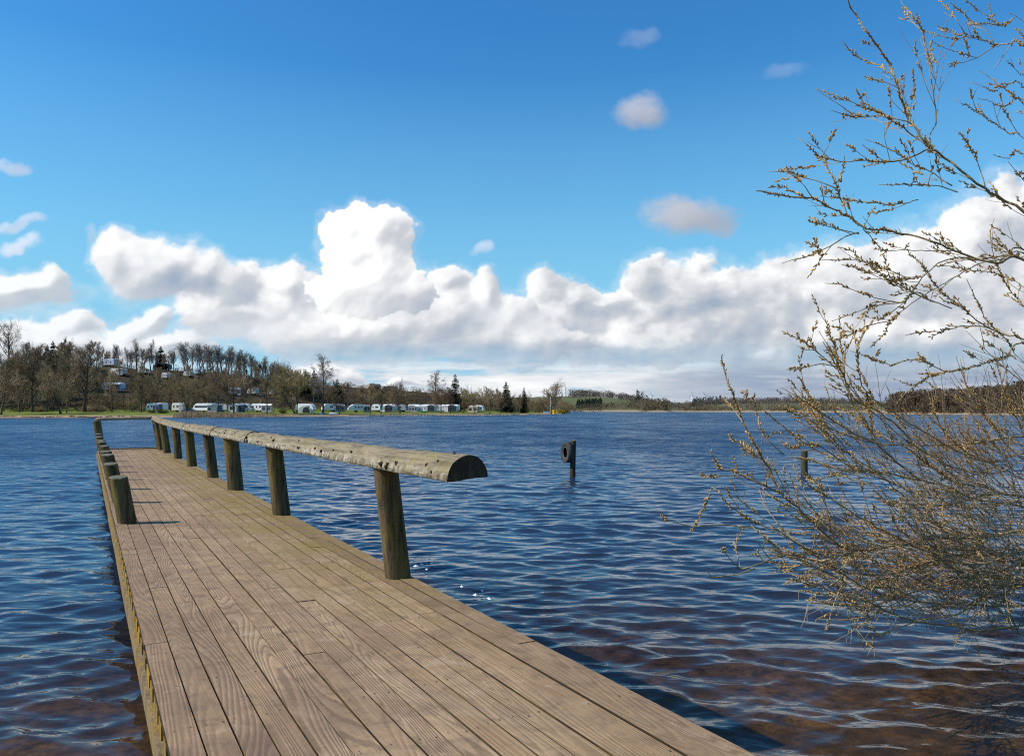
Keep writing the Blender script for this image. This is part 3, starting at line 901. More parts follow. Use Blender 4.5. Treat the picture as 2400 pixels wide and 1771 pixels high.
def post(name, u, v, h, r, lean, seed, below=0.5, top_tilt=0.0, mat=None):
    """round timber post; lean = sideways shift (in v) of the top"""
    rg = random.Random(seed)
    root = bpy.data.objects.new(name, None)
    n = 20; rings = [-below, 0.0, 0.10 * h, 0.3 * h, 0.55 * h, 0.8 * h, h - 0.012]
    flut = [1 + rg.uniform(-.075, .06) for _ in range(n)]
    b = MB(); pts = []
    for z in rings:
        for k in range(n):
            q = 2 * math.pi * k / n
            rr = r * flut[k] * (1 + rg.uniform(-.012, .012)) * (1.04 - 0.05 * max(z, 0) / h)
            zz = z + (top_tilt * math.cos(q) if z > 0.9 * h else 0)
            pts.append((rr * math.cos(q), rr * math.sin(q) - lean * z / h, zz))
    fs = []
    for i in range(len(rings) - 1):
        for k in range(n):
            k2 = (k + 1) % n
            fs.append((i * n + k, i * n + k2, (i + 1) * n + k2, (i + 1) * n + k))
    b.add(pts, fs)
    o = b.build(name, mat or M_POST, jet, True)
    o.location = jl(u, v, 0)
    # weathered top
    b = MB(); i0 = (len(rings) - 1) * n
    ring1 = pts[i0:]; cxy = (0, -lean, h + 0.004)
    in1 = [((p[0]) * .9, (p[1] + lean) * .9 - lean, p[2] + 0.012) for p in ring1]
    b.add(ring1 + in1 + [cxy], [(k, (k + 1) % n, n + (k + 1) % n, n + k) for k in range(n)] + [(n + k, n + (k + 1) % n, 2 * n) for k in range(n)])
    t = b.build('top', M_TOP, o)
    return o


# short bollards on the left edge
BOL = [7.5, 9.2, 10.8, 12.3, 13.8, 15.2, 16.8, 18.6, 20.3]
for i, k in enumerate(BOL):
    o = post('bollard', (k + 0.08) * HD, 0.305 * HD + 0.008 - 0.001 * i, 0.60 + 0.02 * ((i * 7) % 3), 0.108 - 0.004 * ((i * 5) % 3), -0.105 - 0.010 * ((i * 3) % 4), 40 + i, 0.62, 0.012)
# tall corner post
post('corner_post', 21.35 * HD, V0 + 0.13, 1.07, 0.125, -0.15, 77, 0.62)

# railing posts on the right edge
POSTS = [4.36, 7.5, 10.1, 12.1, 14.7, 17.1, 19.5, 21.0]
RAILZ = [0.965, 0.955, 0.95, 0.945, 0.945, 0.955, 1.00, 1.075]
for i, (k, hz) in enumerate(zip(POSTS, RAILZ)):
    post('rail_post', k * HD, V1_ - 0.108, hz + 0.01, (0.105, 0.112, 0.128, 0.110, 0.115, 0.112, 0.115, 0.12)[i], (-0.115, -0.11, -0.09, -0.11, -0.09, -0.07, -0.15, -0.18)[i], 90 + i, 0.62)
post('rail_post', 21.7 * HD, V1_ - 0.12, 1.09, 0.09, -0.16, 99, 0.62)

# half-log handrail in butted lengths
VR = V1_ - 0.172                # centre of rail (posts lean inwards to it)
cuts = [3.30, 8.55, 11.2, 12.3, 14.75, 17.2, 19.6, 21.95]
ku = [3.0] + POSTS + [22.3]; kz = [0.972] + RAILZ + [1.085]; kv = [VR - .0] + [VR + q for q in (-.02, -.03, -.03, -.04, -.04, -.03, -0.08, -0.10)] + [VR - .12]
for i in range(len(cuts) - 1):
    ua, ub = cuts[i], cuts[i + 1] - 0.006
    nseg = max(8, int((ub - ua) * HD / 0.07)); rg = random.Random(200 + i)
    rb = (0.152, 0.150, 0.158, 0.150, 0.142, 0.14, 0.135)[i]
    prof_n = 18; b = MB(); vs = []
    o_u, o_v, o_z = ua * HD, float(np.interp(ua, ku, kv)), float(np.interp(ua, ku, kz))
    ph = [rg.uniform(0, 6.28) for _ in range(6)]
    for s in range(nseg + 1):
        t = s / nseg; uk = ua + (ub - ua) * t
        uu, vv, zz = uk * HD - o_u, float(np.interp(uk, ku, kv)) - o_v, float(np.interp(uk, ku, kz)) - o_z
        rr = rb * (1 + 0.03 * math.sin(3.1 * uu + ph[0]) + 0.02 * math.sin(7.3 * uu + ph[1])) * (1.0 - 0.05 * t)
        for k in range(prof_n):
            if k < 13:
                q = math.pi * k / 12
                w1 = 1 + 0.010 * math.sin(5 * q + 4 * uu + ph[2]) + 0.008 * math.sin(9 * q - 11 * uu + ph[3])
                y_ = rr * math.cos(q) * w1; z_ = rr * 1.08 * math.sin(q) * w1
            else:
                y_ = rr * (-1 + 2 * (k - 12) / 6.0); z_ = 0.004 * math.sin(uu * 9 + k)
            tilt = 0.07
            vs.append((uu, -vv + y_, zz + z_ + y_ * -tilt))
    fs = []
    for s in range(nseg):
        for k in range(prof_n):
            k2 = (k + 1) % prof_n
            fs.append((s * prof_n + k, (s + 1) * prof_n + k, (s + 1) * prof_n + k2, s * prof_n + k2))
    b.add(vs, fs)
    rail = b.build('handrail', M_RAIL, jet, True, True); rail.location = (o_u, -o_v, o_z)
    # sawn end towards the land
    b = MB(); b.add([(p[0] - .002, p[1], p[2]) for p in vs[:prof_n]], [tuple(range(prof_n))])
    b.build('end_grain', M_ENDG, rail)
    # branch stubs
    nk = int((ub - ua) * HD * (3.6 if i < 2 else 2.6))
    for _ in range(nk if i < 3 else nk // 2):
        uk = rg.uniform(ua + .12, ub - .06); uu, vv, zz = uk * HD - o_u, float(np.interp(uk, ku, kv)) - o_v, float(np.interp(uk, ku, kz)) - o_z
        q = rg.uniform(2.2, 2.95) if rg.random() < .5 else rg.choice((rg.uniform(0.15, 0.9), rg.uniform(0.3, 2.3), rg.uniform(2.0, 2.9))); q = math.pi - q
        rr = rb * 0.985
        cy, cz = rr * math.cos(q), rr * 1.08 * math.sin(q)
        nrm = np.array((rg.uniform(-.5, .2), math.cos(q), math.sin(q)))
        nrm /= np.linalg.norm(nrm)
        p0 = np.array((uu, -vv + cy, zz + cz - cy * 0.07))
        b = MB(); s_ = rg.uniform(0.009, 0.019) if i == 0 else rg.uniform(.007, .013)
        b.tube([p0 - nrm * .01, p0 + nrm * .006, p0 + nrm * rg.uniform(.014, .026)], [s_ * 1.5, s_, s_ * .45], 7)
        b.build('knot', M_KNOT, rail, True)
# cross rail at the far end
b = MB(); pa = jl(21.45 * HD, V0 - 0.03, 1.09); pb = jl(21.75 * HD, VR - 0.20, 1.115)
n = 10; vs = []
for s in range(n + 1):
    c0 = pa + (pb - pa) * s / n; d = (pb - pa) / np.linalg.norm(pb - pa); sidev = np.cross(d, ZV)
    for k in range(12):
        q = 2 * math.pi * k / 12
        vs.append(c0 + sidev * 0.10 * math.cos(q) * (1 + .04 * math.sin(s * 2 + k)) + ZV * (0.078 * math.sin(q) if q < math.pi else 0.02 * math.sin(q)))
b.add(vs, [(s * 12 + k, (s + 1) * 12 + k, (s + 1) * 12 + (k + 1) % 12, s * 12 + (k + 1) % 12) for s in range(n) for k in range(12)] + [tuple(range(12)), tuple(n * 12 + 11 - k for k in range(12))])
b.build('end_rail', M_RAIL, jet, True, True)
# ------------------------------------------------------------- trees
def bark(name, a, b_, sc=3.0):
    m, T, bs, out = new_mat(name)
    tc = T.n('ShaderNodeTexCoord'); oi = T.n('ShaderNodeObjectInfo')
    nz = T.noise(tc.outputs['Object'], sc, 4, 0.6)
    c = T.mix(T.ramp(nz, [(0.35, 0.0), (0.65, 1.0)]), a, b_)
    tint = T.n('ShaderNodeHueSaturation'); T.link(c, tint.inputs['Color'])
    T.link(T.math('MULTIPLY_ADD', oi.outputs['Random'], 0.6, 0.7), tint.inputs['Value'])
    T.link(T.math('MULTIPLY_ADD', oi.outputs['Random'], 0.025, 0.487), tint.inputs['Hue'])
    T.link(tint.outputs[0], bs.inputs['Base Color'])
    bs.inputs['Roughness'].default_value = 0.9; bs.inputs['Specular IOR Level'].default_value = 0.15
    return m


M_TRUNK = bark('tree_bark', (0.090, 0.070, 0.048), (0.16, 0.13, 0.09))
M_TWIG = bark('bare_twigs', (0.26, 0.175, 0.098), (0.38, 0.275, 0.16), 0.5)
M_TWIG_OLIVE = bark('budding_twigs', (0.235, 0.170, 0.078), (0.34, 0.255, 0.125), 0.5)
M_TWIG_GREY = bark('grey_twigs', (0.23, 0.185, 0.145), (0.33, 0.275, 0.22), 0.5)
M_PALEBARK = bark('pale_bark', (0.22, 0.19, 0.14), (0.33, 0.29, 0.23), 2.0)
M_NEEDLE = bark('spruce_needles', (0.020, 0.032, 0.018), (0.045, 0.062, 0.032), 1.0)
M_IVY = bark('ivy_leaves', (0.045, 0.06, 0.02), (0.10, 0.11, 0.035), 1.5)
M_YELLOW = bark('yellow_twigs', (0.42, 0.30, 0.035), (0.60, 0.45, 0.07), 0.8)


def grow_path(rg, p, d, length, n, wob, up):
    pts = [p]; d = d / np.linalg.norm(d)
    for i in range(n):
        d = d + np.array((rg.gauss(0, wob), rg.gauss(0, wob), rg.gauss(0, wob) + up))
        d /= np.linalg.norm(d)
        pts.append(pts[-1] + d * length / n)
    return pts


def rot_off(rg, d, ang):
    """direction d turned by ang about a random azimuth"""
    a = np.cross(d, (0.3, 0.5, 0.8)); a /= np.linalg.norm(a); b = np.cross(d, a)
    q = rg.uniform(0, 2 * math.pi)
    return d * math.cos(ang) + (a * math.cos(q) + b * math.sin(q)) * math.sin(ang)


def tree_parts(seed, H, style='round', lean=0.0, dens=1.0):
    rg = random.Random(seed); tr = MB(); cr = Seg()
    if style == 'round': bare, nl, la, lb, up = 0.22, 16, 0.30, 0.54, 0.10
    elif style == 'slim': bare, nl, la, lb, up = 0.22, 22, 0.26, 0.44, 0.15
    elif style == 'tall': bare, nl, la, lb, up = 0.24, 25, 0.32, 0.52, 0.22
    elif style == 'birch': bare, nl, la, lb, up = 0.25, 24, 0.22, 0.38, 0.08
    else: bare, nl, la, lb, up = 0.15, 14, 0.32, 0.55, 0.12
    stems = []
    r0 = 0.020 * H
    if style == 'multi':
        for k in range(3):
            d = np.array((rg.uniform(-.45, .45) + lean, rg.uniform(-.3, .3), 1.0))
            stems.append((grow_path(rg, np.array((0.15 * k - .15, 0, -0.3)), d, H * rg.uniform(.6, .78), 7, 0.07, 0.03), r0 * .8))
    else:
        d = np.array((lean, rg.uniform(-.05, .05), 1.0))
        L_ = H * (0.62 if style == 'round' else 0.93)
        stems.append((grow_path(rg, np.array((0, 0, -0.3)), d, L_, 9, 0.035 if style != 'round' else 0.06, 0.05 - abs(lean) * .0), r0))
    for pts, r in stems:
        m = len(pts); rad = [max(0.02, r * (1 - 0.85 * i / (m - 1)) * (1.35 if i == 0 else 1)) for i in range(m)]
        tr.tube(pts, rad, 6)
        nlim = int(nl * dens) if style != 'multi' else int(nl * .6)
        for k in range(nlim):
            t = bare + (1 - bare) * ((k + rg.random()) / nlim) ** 0.9
            f = t * (m - 1); i = min(int(f), m - 2); p = pts[i] + (pts[i + 1] - pts[i]) * (f - i)
            tang = pts[i + 1] - pts[i]; tang /= np.linalg.norm(tang)
            ang = {'round': rg.uniform(.5, 1.1), 'slim': rg.uniform(.6, 1.1), 'tall': rg.uniform(.35, .7), 'birch': rg.uniform(.5, .9)}.get(style, rg.uniform(.4, .95))
            ln = H * rg.uniform(la, lb) * (1.05 - 0.62 * t if style != 'round' else 1.0 - 0.25 * t)
            lp = grow_path(rg, p, rot_off(rg, tang, ang), ln, 5, 0.10, up)
            lr = max(0.028, 0.0085 * H * (1 - .5 * t))
            tr.tube(lp, [lr, lr * .85, lr * .68, lr * .5, lr * .34, 0.016], 4, False)
            ns = int(rg.uniform(7, 10) * dens)
            for s in range(ns):
                f = (0.22 + 0.78 * rg.random()) * 5; i = min(int(f), 4); p2 = lp[i] + (lp[i + 1] - lp[i]) * (f - i)
                tg = lp[i + 1] - lp[i]; tg /= np.linalg.norm(tg)
                l2 = ln * rg.uniform(.28, .55)
                sp = grow_path(rg, p2, rot_off(rg, tg, rg.uniform(.4, .95)), l2, 3, 0.13, up * (.9 if style != 'birch' else -.4))
                cr.tube(sp, [0.036, 0.028, 0.022, 0.015], 3, False)
                for w in range(int(rg.uniform(5, 8) * dens)):
                    f = (0.15 + 0.85 * rg.random()) * 3; i = min(int(f), 2); p3 = sp[i] + (sp[i + 1] - sp[i]) * (f - i)
                    tg2 = sp[i + 1] - sp[i]; tg2 /= np.linalg.norm(tg2)
                    l3 = l2 * rg.uniform(.28, .6)
                    tp = grow_path(rg, p3, rot_off(rg, tg2, rg.uniform(.35, .9)), l3, 2, 0.14, up if style != 'birch' else -.25)
                    cr.tube(tp, [0.022, 0.018, 0.011], 3, False)
                    for y_ in range(3):
                        tw = tp[1] + (tp[2] - tp[1]) * rg.uniform(0, .8); tg3 = tp[2] - tp[1]; tg3 /= np.linalg.norm(tg3)
                        cr.tube(grow_path(rg, tw, rot_off(rg, tg3, rg.uniform(.4, .9)), l3 * .6, 1, .1, up), [0.017, 0.010], 3, False)
    return tr, cr


def bare_tree(seed, H, style, mt, mc, lean=0.0, dens=1.0, name='bare_tree'):
    tr, cr = tree_parts(seed, H, style, lean, dens)
    root = empty(name)
    tr.build('trunk', mt, root, True); cr.build('crown', mc, root, True)
    return root


def spruce(seed, H, wid=0.26, gaps=0.0):
    rg = random.Random(seed); tr = MB(); cr = MB()
    tr.tube([(0, 0, -0.3), (0.02 * H * .1, 0, H * .5), (0, 0, H * .97)], [0.018 * H, 0.011 * H, 0.02], 6)
    z = 0.05 * H
    while z < H * .985:
        t = z / H; rad = wid * H * (1 - t) ** 0.85 * rg.uniform(.80, 1.12) + 0.12
        nbr = max(5, int(11 * (1 - t) + 5))
        for k in range(nbr):
            if rg.random() < gaps: continue
            q = 2 * math.pi * (k + rg.random() * .8) / nbr; r = rad * rg.uniform(.65, 1.1)
            dr = np.array((math.cos(q), math.sin(q), 0)); sd_ = np.array((-math.sin(q), math.cos(q), 0))
            n = max(3, int(r / 0.28)); p = np.array((0, 0, z + rg.uniform(-.1, .1)))
            for s in range(n):
                a = s / n; b_ = (s + 1) / n
                pa = p + dr * r * a + np.array((0, 0, -r * (.30 * a - .22 * a * a * (1 + t))))
                wd = (0.30 + 0.10 * H / 14) * (1 - .55 * a) * rg.uniform(.7, 1.2)
                ln = r / n * 1.7
                for sgn in (-1, 1):
                    tip = pa + dr * ln * .8 + sd_ * sgn * wd + np.array((0, 0, rg.uniform(-.22, .06)))
                    cr.add([pa - dr * .05, pa + dr * ln, tip], [(0, 1, 2)])
                tip = pa + dr * ln * .7 + np.array((0, 0, -rg.uniform(.15, .42)))
                cr.add([pa - dr * .06, pa + dr * ln * .9 + sd_ * .05, tip], [(0, 1, 2)])
        z += max(0.22, 0.030 * H) * rg.uniform(.8, 1.2)
    cr.tube([(0, 0, H * .93), (0, 0, H)], [0.06, 0.02], 4)
    root = empty('spruce_tree')
    tr.build('trunk', M_TRUNK, root, True); cr.build('crown', M_NEEDLE, root)
    return root


def shrub(seed, H, W, mat, name, n=60):
    rg = random.Random(seed); b = Seg(); st = Seg()
    for k in range(n):
        q = rg.uniform(0, 6.28); rr = rg.random() ** .5
        d = np.array((math.cos(q) * rr * W / H, math.sin(q) * rr * W / H, 1.0 - .45 * rr))
        p = grow_path(rg, np.array((math.cos(q) * rr * W * .12, math.sin(q) * rr * W * .12, -0.1)), d, H * rg.uniform(.7, 1.0), 4, .12, -.01)
        st.tube(p, [0.03, 0.024, 0.018, 0.012, 0.006], 3, False)
        for s in range(14):
            f = rg.uniform(.6, 4); i = min(int(f), 3); p2 = p[i] + (p[i + 1] - p[i]) * (f - i); tg = p[i + 1] - p[i]; tg /= np.linalg.norm(tg)
            b.tube(grow_path(rg, p2, rot_off(rg, tg, rg.uniform(.4, 1.0)), H * rg.uniform(.12, .28), 2, .15, .03), [0.024, 0.02, 0.01], 3, False)
    root = empty(name)
    st.build('stem', mat, root); b.build('crown', mat, root)
    return root


ROUND = [bare_tree(11 + i, 11.0, 'round', M_TRUNK, (M_TWIG, M_TWIG_OLIVE, M_TWIG)[i]) for i in range(3)]
SLIM = [bare_tree(31 + i, 12.0, 'slim', M_TRUNK, (M_TWIG, M_TWIG_OLIVE, M_TWIG)[i]) for i in range(3)]
TALL = [bare_tree(51 + i, 15.0, 'tall', M_TRUNK, M_TWIG_GREY, dens=.85) for i in range(3)]
MULTI = [bare_tree(71 + i, 10.0, 'multi', M_TRUNK, (M_TWIG_OLIVE, M_TWIG)[i], (0.25, -0.2)[i]) for i in range(2)]
BIRCH = [bare_tree(81, 17.0, 'birch', M_TRUNK, M_TWIG_GREY)]
SPRUCE = [spruce(91, 14.0, .25), spruce(92, 13.0, .24, .08), spruce(93, 10.0, .25, .28)]
HT = {}
for L_, h_ in ((ROUND, 11.0), (SLIM, 12.0), (TALL, 15.0), (MULTI, 10.0), (BIRCH, 17.0)):
    for t_ in L_: HT[t_.name] = h_
for t_, h_ in zip(SPRUCE, (14.0, 13.0, 10.0)): HT[t_.name] = h_
# true top of each crown
for L_ in (ROUND, SLIM, TALL, MULTI, BIRCH, SPRUCE):
    for t_ in L_:
        HT[t_.name] = max(v.co.z for ch in t_.children for v in ch.data.vertices)
USED = set()
TR = random.Random(5)


def put_tree(proto, px, d, top=None, H=None, label=None, group=None, wide=1.0, cat='tree', rz=None):
    x = (px - 1200) / F * d; z = gz(x, d)
    if top is not None:
        H = (HOR - top) / F * d + CAMZ - z
    s = H / HT[proto.name]; rz = TR.uniform(0, 6.28) if rz is None else rz
    if proto.name not in USED:
        USED.add(proto.name); o = proto
        o.location = (x, d, z); o.rotation_euler = (0, 0, rz); o.scale = (s * wide, s * wide, s)
    else:
        o = copy_thing(proto, (x, d, z), rz, (s * wide, s * wide, s)); HT[o.name] = HT[proto.name]
        for k in ('label', 'category', 'group'):
            if k in o: del o[k]
    tag(o, label, cat, group)
    return o


def sd_(px): return float(shore_d(px))


GF = 'bare trees along the camp shore'
front = [
    # proto, px, metres behind the waterline, top row, wide, label
    (ROUND[0], 2, 8, 838, 1.1, 'bare tree cut by the left picture edge at the beach'),
    (ROUND[1], 46, 27, 812, .9, 'bare tree on the lawn edge behind the sandy beach, far left'),
    (SLIM[0], 76, 29, 800, 1.0, 'tall thin bare tree right of the far left lawn-edge tree'),
    (ROUND[2], 112, 30, 846, .8, 'short twiggy bare tree just left of the curved trunk'),
    (SLIM[1], 156, 16, 868, .8, 'slender bare tree standing beside the curved leaning trunk'),
    (SLIM[2], 200, 30, 793, 1.1, 'dark straight-stemmed bare tree behind the beach lawn'),
    (SLIM[0], 262, 24, 858, .8, 'thin pale bare tree on the lawn above the beach stones'),
    (SLIM[1], 331, 20, 850, .9, 'thin bare tree at the left end of the first caravan'),
    (ROUND[1], 437, 13, 858, 1.1, 'forked bare tree beside the parked dark car'),
    (ROUND[0], 509, 14, 852, .95, 'bare tree behind the reeds at the right end of the long white caravan'),
    (ROUND[2], 549, 14, 850, 1.0, 'bare tree in front of the awning with the dark triangular window'),
    (SLIM[2], 626, 11, 868, .9, 'thin bare tree in front of the rounded caravan with four windows'),
    (BIRCH[0], 757, 11, 826, 1.0, 'tallest birch-like bare tree on the camp shore, drooping top'),
    (MULTI[1], 796, 8, 918, .9, 'dark shrubby small tree over the upturned white boat'),
    (SLIM[0], 868, 9, 898, 1.1, 'thin leaning bare tree right of the slant-fronted caravan'),
    (SLIM[1], 893, 8, 902, 1.1, 'thin bare tree in front of the gabled awning with a dark front'),
    (ROUND[0], 938, 9, 882, .9, 'bare tree in front of the dark motorhome cab'),
    (ROUND[2], 1033, 10, 893, 1.1, 'bare tree at the left end of the white panelled awning'),
    (SLIM[2], 1056, 9, 905, 1.0, 'thin bare tree in front of the white panelled awning'),
    (MULTI[0], 1085, 12, 936, 1.0, 'low brown bush left of the beige tent'),
    (ROUND[1], 1113, 8, 898, 1.0, 'bare tree with a crooked foot in front of the beige tent'),
    (SLIM[0], 1148, 8, 903, 1.2, 'bare tree between the beige tent and the middle spruce'),
    (ROUND[2], 1172, 9, 905, .9, 'bare tree just left of the middle spruce'),
    (SLIM[1], 1218, 8, 922, 1.0, 'small thin bare tree between the two right-hand spruces'),
]
for proto, px, bk, top, wd, lab in front:
    put_tree(proto, px, sd_(px) + bk, top, None, lab, GF, wd)
# the curved trunk and the big leaning one get shapes of their own
ct = bare_tree(133, 12.0, 'multi', M_TRUNK, M_TWIG, -0.35); HT[ct.name] = max(v.co.z for ch in ct.children for v in ch.data.vertices)
put_tree(ct, 144, sd_(144) + 13, 846, None, 'crooked bare tree with a curved trunk leaning over the beach lawn', GF, .85, rz=0.0)
ct = bare_tree(137, 13.0, 'multi', M_TRUNK, M_TWIG_OLIVE, -0.22, 1.25); HT[ct.name] = max(v.co.z for ch in ct.children for v in ch.data.vertices)
put_tree(ct, 694, sd_(694) + 13, 858, None, 'big dark bare tree with leaning split trunk before the grey dome tent', GF, 1.05, rz=0.0)
# spruces of the camp
for proto, px, bk, top, wd, lab in ((SPRUCE[0], 1067, 30, 874, 1.05, 'tallest spruce, behind the white panelled awning'),
                                    (SPRUCE[1], 1186, 24, 893, 1.25, 'broad spruce between bare trees, middle of the three on the lawn'),
                                    (SPRUCE[0], 1228, 18, 905, .85, 'slim spruce nearest the tip of the point'),
                                    (SPRUCE[2], 716, 78, 864, .8, 'narrow dark spruce on the hill behind the dome tent'),
                                    (SPRUCE[1], 736, 74, 864, 1.15, 'wide dark spruce on the hill left of the tallest birch'),
                                    (SPRUCE[0], 790, 60, 886, 1.6, 'dark broad spruce at the foot of the hill right of the birch'),
                                    (SPRUCE[2], 641, 108, 855, 1.5, 'low dark spruce on the hill crest above the caravans'),
                                    (SPRUCE[2], 124, 118, 797, 1.0, 'thin-crowned spruce on the wooded skyline, far left'),
                                    (SPRUCE[2], 111, 112, 806, 1.0, 'thin spruce left of the far left skyline spruce'),
                                    (SPRUCE[2], 250, 132, 822, 1.1, 'thin spruce behind the silver caravan on the hilltop'),
                                    (SPRUCE[1], 268, 128, 824, 1.4, 'dense dark spruce at the right end of the silver hilltop caravan'),
                                    (SPRUCE[2], 377, 118, 810, 1.3, 'ragged spruce on the skyline above the white box caravan')):
    put_tree(proto, px, sd_(px) + bk, top, None, lab, 'spruces of the camp', wd)
# single trees that stand out
put_tree(ROUND[0], 1292, sd_(1285) + 16, 882, None, 'large round-crowned bare tree on the tip of the point', GF, 1.05)
put_tree(BIRCH[0], 1021, sd_(1021) + 36, 867, None, 'tall bare tree just left of the tallest spruce', GF, 1.2)
put_tree(ROUND[1], 672, sd_(672) + 95, 834, None, 'bare tree on the skyline above the big leaning tree', GF, .7)
big = bare_tree(141, 16.0, 'round', M_TRUNK, M_TWIG_GREY, 0, .9); HT[big.name] = max(v.co.z for ch in big.children for v in ch.data.vertices)
ivy = MB(); rg = random.Random(3)
for _ in range(500):
    zz = rg.uniform(4.5, 10.5); q = rg.uniform(0, 6.28); r = .35 + rg.random() * .7
    p = np.array((math.cos(q) * r, math.sin(q) * r, zz)); s_ = .22
    ivy.add([p, p + np.array((rg.uniform(-s_, s_), rg.uniform(-s_, s_), s_)), p + np.array((rg.uniform(-s_, s_), rg.uniform(-s_, s_), -s_))], [(0, 1, 2)])
ivy.build('ivy', M_IVY, big)
put_tree(big, 17, sd_(17) + 108, 734, None, 'tallest ivy-clad bare tree on the skyline at the far left', GF, 1.0)
iv = bare_tree(143, 15.0, 'tall', M_TRUNK, M_IVY, 0, .9); HT[iv.name] = max(v.co.z for ch in iv.children for v in ch.data.vertices)
put_tree(iv, 462, sd_(462) + 112, 802, None, 'greenish tree among the grey bare row on the hill crest', GF, .8)

GR = 'row of tall bare trees on the hill crest'
for i, (px, top) in enumerate(((432, 800), (441, 797), (452, 803), (470, 806), (479, 802), (487, 806), (495, 804), (503, 807), (511, 806), (519, 809), (527, 808),
                               (535, 811), (543, 814), (551, 816), (560, 818), (569, 823), (579, 828), (590, 826), (602, 828), (611, 832), (621, 840), (632, 843), (643, 847), (654, 850), (666, 852))):
    put_tree(TALL[i % 3], px, sd_(px) + 108 + TR.uniform(-8, 10), top, None, 'tall grey bare tree in the close row on the hill crest', GR, TR.uniform(1.15, 1.5))
GS = 'bare trees on the left skyline'
for i, (px, top, wd) in enumerate(((-18, 815, 1), (40, 818, 1), (58, 799, .8), (70, 812, 1), (84, 795, .9), (97, 806, 1), (140, 800, .9), (151, 788, .9), (163, 796, 1), (176, 790, 1), (188, 802, 1),
                                   (204, 812, 1))):
    put_tree((SLIM + ROUND)[i % 6], px, sd_(px) + TR.uniform(92, 118), top, None, 'brown bare tree on the wooded left skyline', GS, wd)
for px, top, wd, lab in ((226, 797, .8, 'lone thin bare tree at the left end of the silver hilltop caravan'), (305, 818, 1.0, 'spreading bare tree right of the dark hilltop spruce'),
                         (320, 790, .9, 'tall pointed bare tree on the skyline above the white-roofed hill caravan'), (336, 812, 1, 'bare tree between two taller skyline trees'),
                         (353, 793, .9, 'tall straight bare tree with ascending limbs left of the ragged spruce'), (366, 818, .8, 'small bare tree left of the ragged spruce'),
                         (394, 842, .8, 'short bare tree right of the ragged spruce'), (407, 814, .9, 'bare tree just left of the crest row')):
    put_tree(TALL[int(px) % 3], px, sd_(px) + 114, top, None, lab, GS, wd)

for k in range(16):
    px = 222 + 212 * (k + TR.random()) / 16
    put_tree((SLIM + TALL)[k % 6], px, sd_(px) + TR.uniform(108, 130), None, TR.uniform(6.5, 10.0), 'bare tree on the skyline behind the hilltop caravans', GS, TR.uniform(.9, 1.2))

# filling of the slope
HILLVANS = [(230, 276, 842, 859), (258, 298, 864, 880), (238, 296, 896, 917), (325, 350, 866, 877), (382, 397, 877, 889), (360, 376, 853, 864), (384, 402, 853, 866),
            (423, 434, 866, 873), (431, 453, 875, 884), (457, 468, 869, 879), (537, 563, 909, 926), (580, 606, 909, 926), (622, 640, 911, 927)]


def hides_van(px, d, h, half):
    """would something of height h and half width (px) at this spot stand in front of a caravan on the hill"""
    z = gz((px - 1200) / F * d, d); yb = HOR + (CAMZ - z) * F / d; yt = HOR + (CAMZ - z - h) * F / d
    return any(px + half > a - 2 and px - half < b + 2 and yt < y1 - 2 and yb > y1 - 1 for a, b, y0, y1 in HILLVANS)


GH = 'bare trees on the wooded slope'
FR = random.Random(77)
for k in range(130):
    px = -60 + 760 * (k + FR.random()) / 130; bk = FR.uniform(40, 100)
    # leave views to the caravans on the slope
    pr = FR.choice(SLIM + ROUND + SLIM)
    Hh = (FR.uniform(7.5, 11.0) if px > 560 else FR.uniform(6.0, 9.0)) if px > 225 else FR.uniform(8.0, 12.5)
    half = Hh * .22 * F / (sd_(px) + bk)
    if hides_van(px, sd_(px) + bk, Hh, half) and FR.random() < .60:
        Hh = 4.2; bk = FR.uniform(36, 50)
        if hides_van(px, sd_(px) + bk, Hh, half * .6): continue
    put_tree(pr, px, sd_(px) + bk, None, Hh, 'brown bare tree on the wooded slope behind the camp', GH, FR.uniform(.85, 1.15))
GB = 'bare trees behind the caravans'
for k in range(62):
    px = 690 + 640 * (k + FR.random()) / 62; bk = FR.uniform(38, 105) if px < 1200 else FR.uniform(16, 60)
    Hh = FR.uniform(6.5, 9.5)
    d = sd_(px) + bk
    tt = float(np.interp(px, [690, 740, 800, 850, 1000, 1150, 1250, 1330], [860, 868, 893, 903, 904, 910, 916, 924])) + FR.uniform(-3, 16)
    z = gz((px - 1200) / F * d, d); Hm = (HOR - tt) / F * d + CAMZ - z
    put_tree(FR.choice(SLIM + ROUND), px, d, None, max(4.0, min(Hm, 12.5)), 'brown bare tree in the belt behind the row of caravans', GB, FR.uniform(.9, 1.3))

# bushes
def put_bush(o, px, d, lab, grp=None):
    x = (px - 1200) / F * d; o.location = (x, d, gz(x, d)); tag(o, lab, 'bush', grp)


put_bush(shrub(1, 2.6, 2.6, M_YELLOW, 'bush', 110), 1314, sd_(1314) + 7, 'bright yellow-twigged bush beside the orange tent')
put_bush(shrub(2, 4.6, 4.0, M_TWIG_OLIVE, 'bush', 150), 1322, sd_(1322) + 11, 'large olive bush behind the yellow bush at the point')
put_bush(shrub(3, 7.0, 5.0, M_TWIG, 'bush', 170), 1319, sd_(1319) + 24, 'tall brown bush at the very end of the point')
M_GREENB = bark('green_bush', (0.10, 0.12, 0.02), (0.20, 0.22, 0.05), .8)
put_bush(shrub(4, 1.5, 2.2, M_GREENB, 'bush', 90), 380, sd_(380) + 15, 'green bush in front of the first caravan')
put_bush(shrub(5, 1.3, 1.3, M_GREENB, 'bush', 60), 356, sd_(356) + 16, 'small green bush at the left end of the first caravan')
put_bush(shrub(6, 1.6, 1.5, M_GREENB, 'bush', 70), 662, sd_(662) + 16, 'green bush left of the grey dome tent')
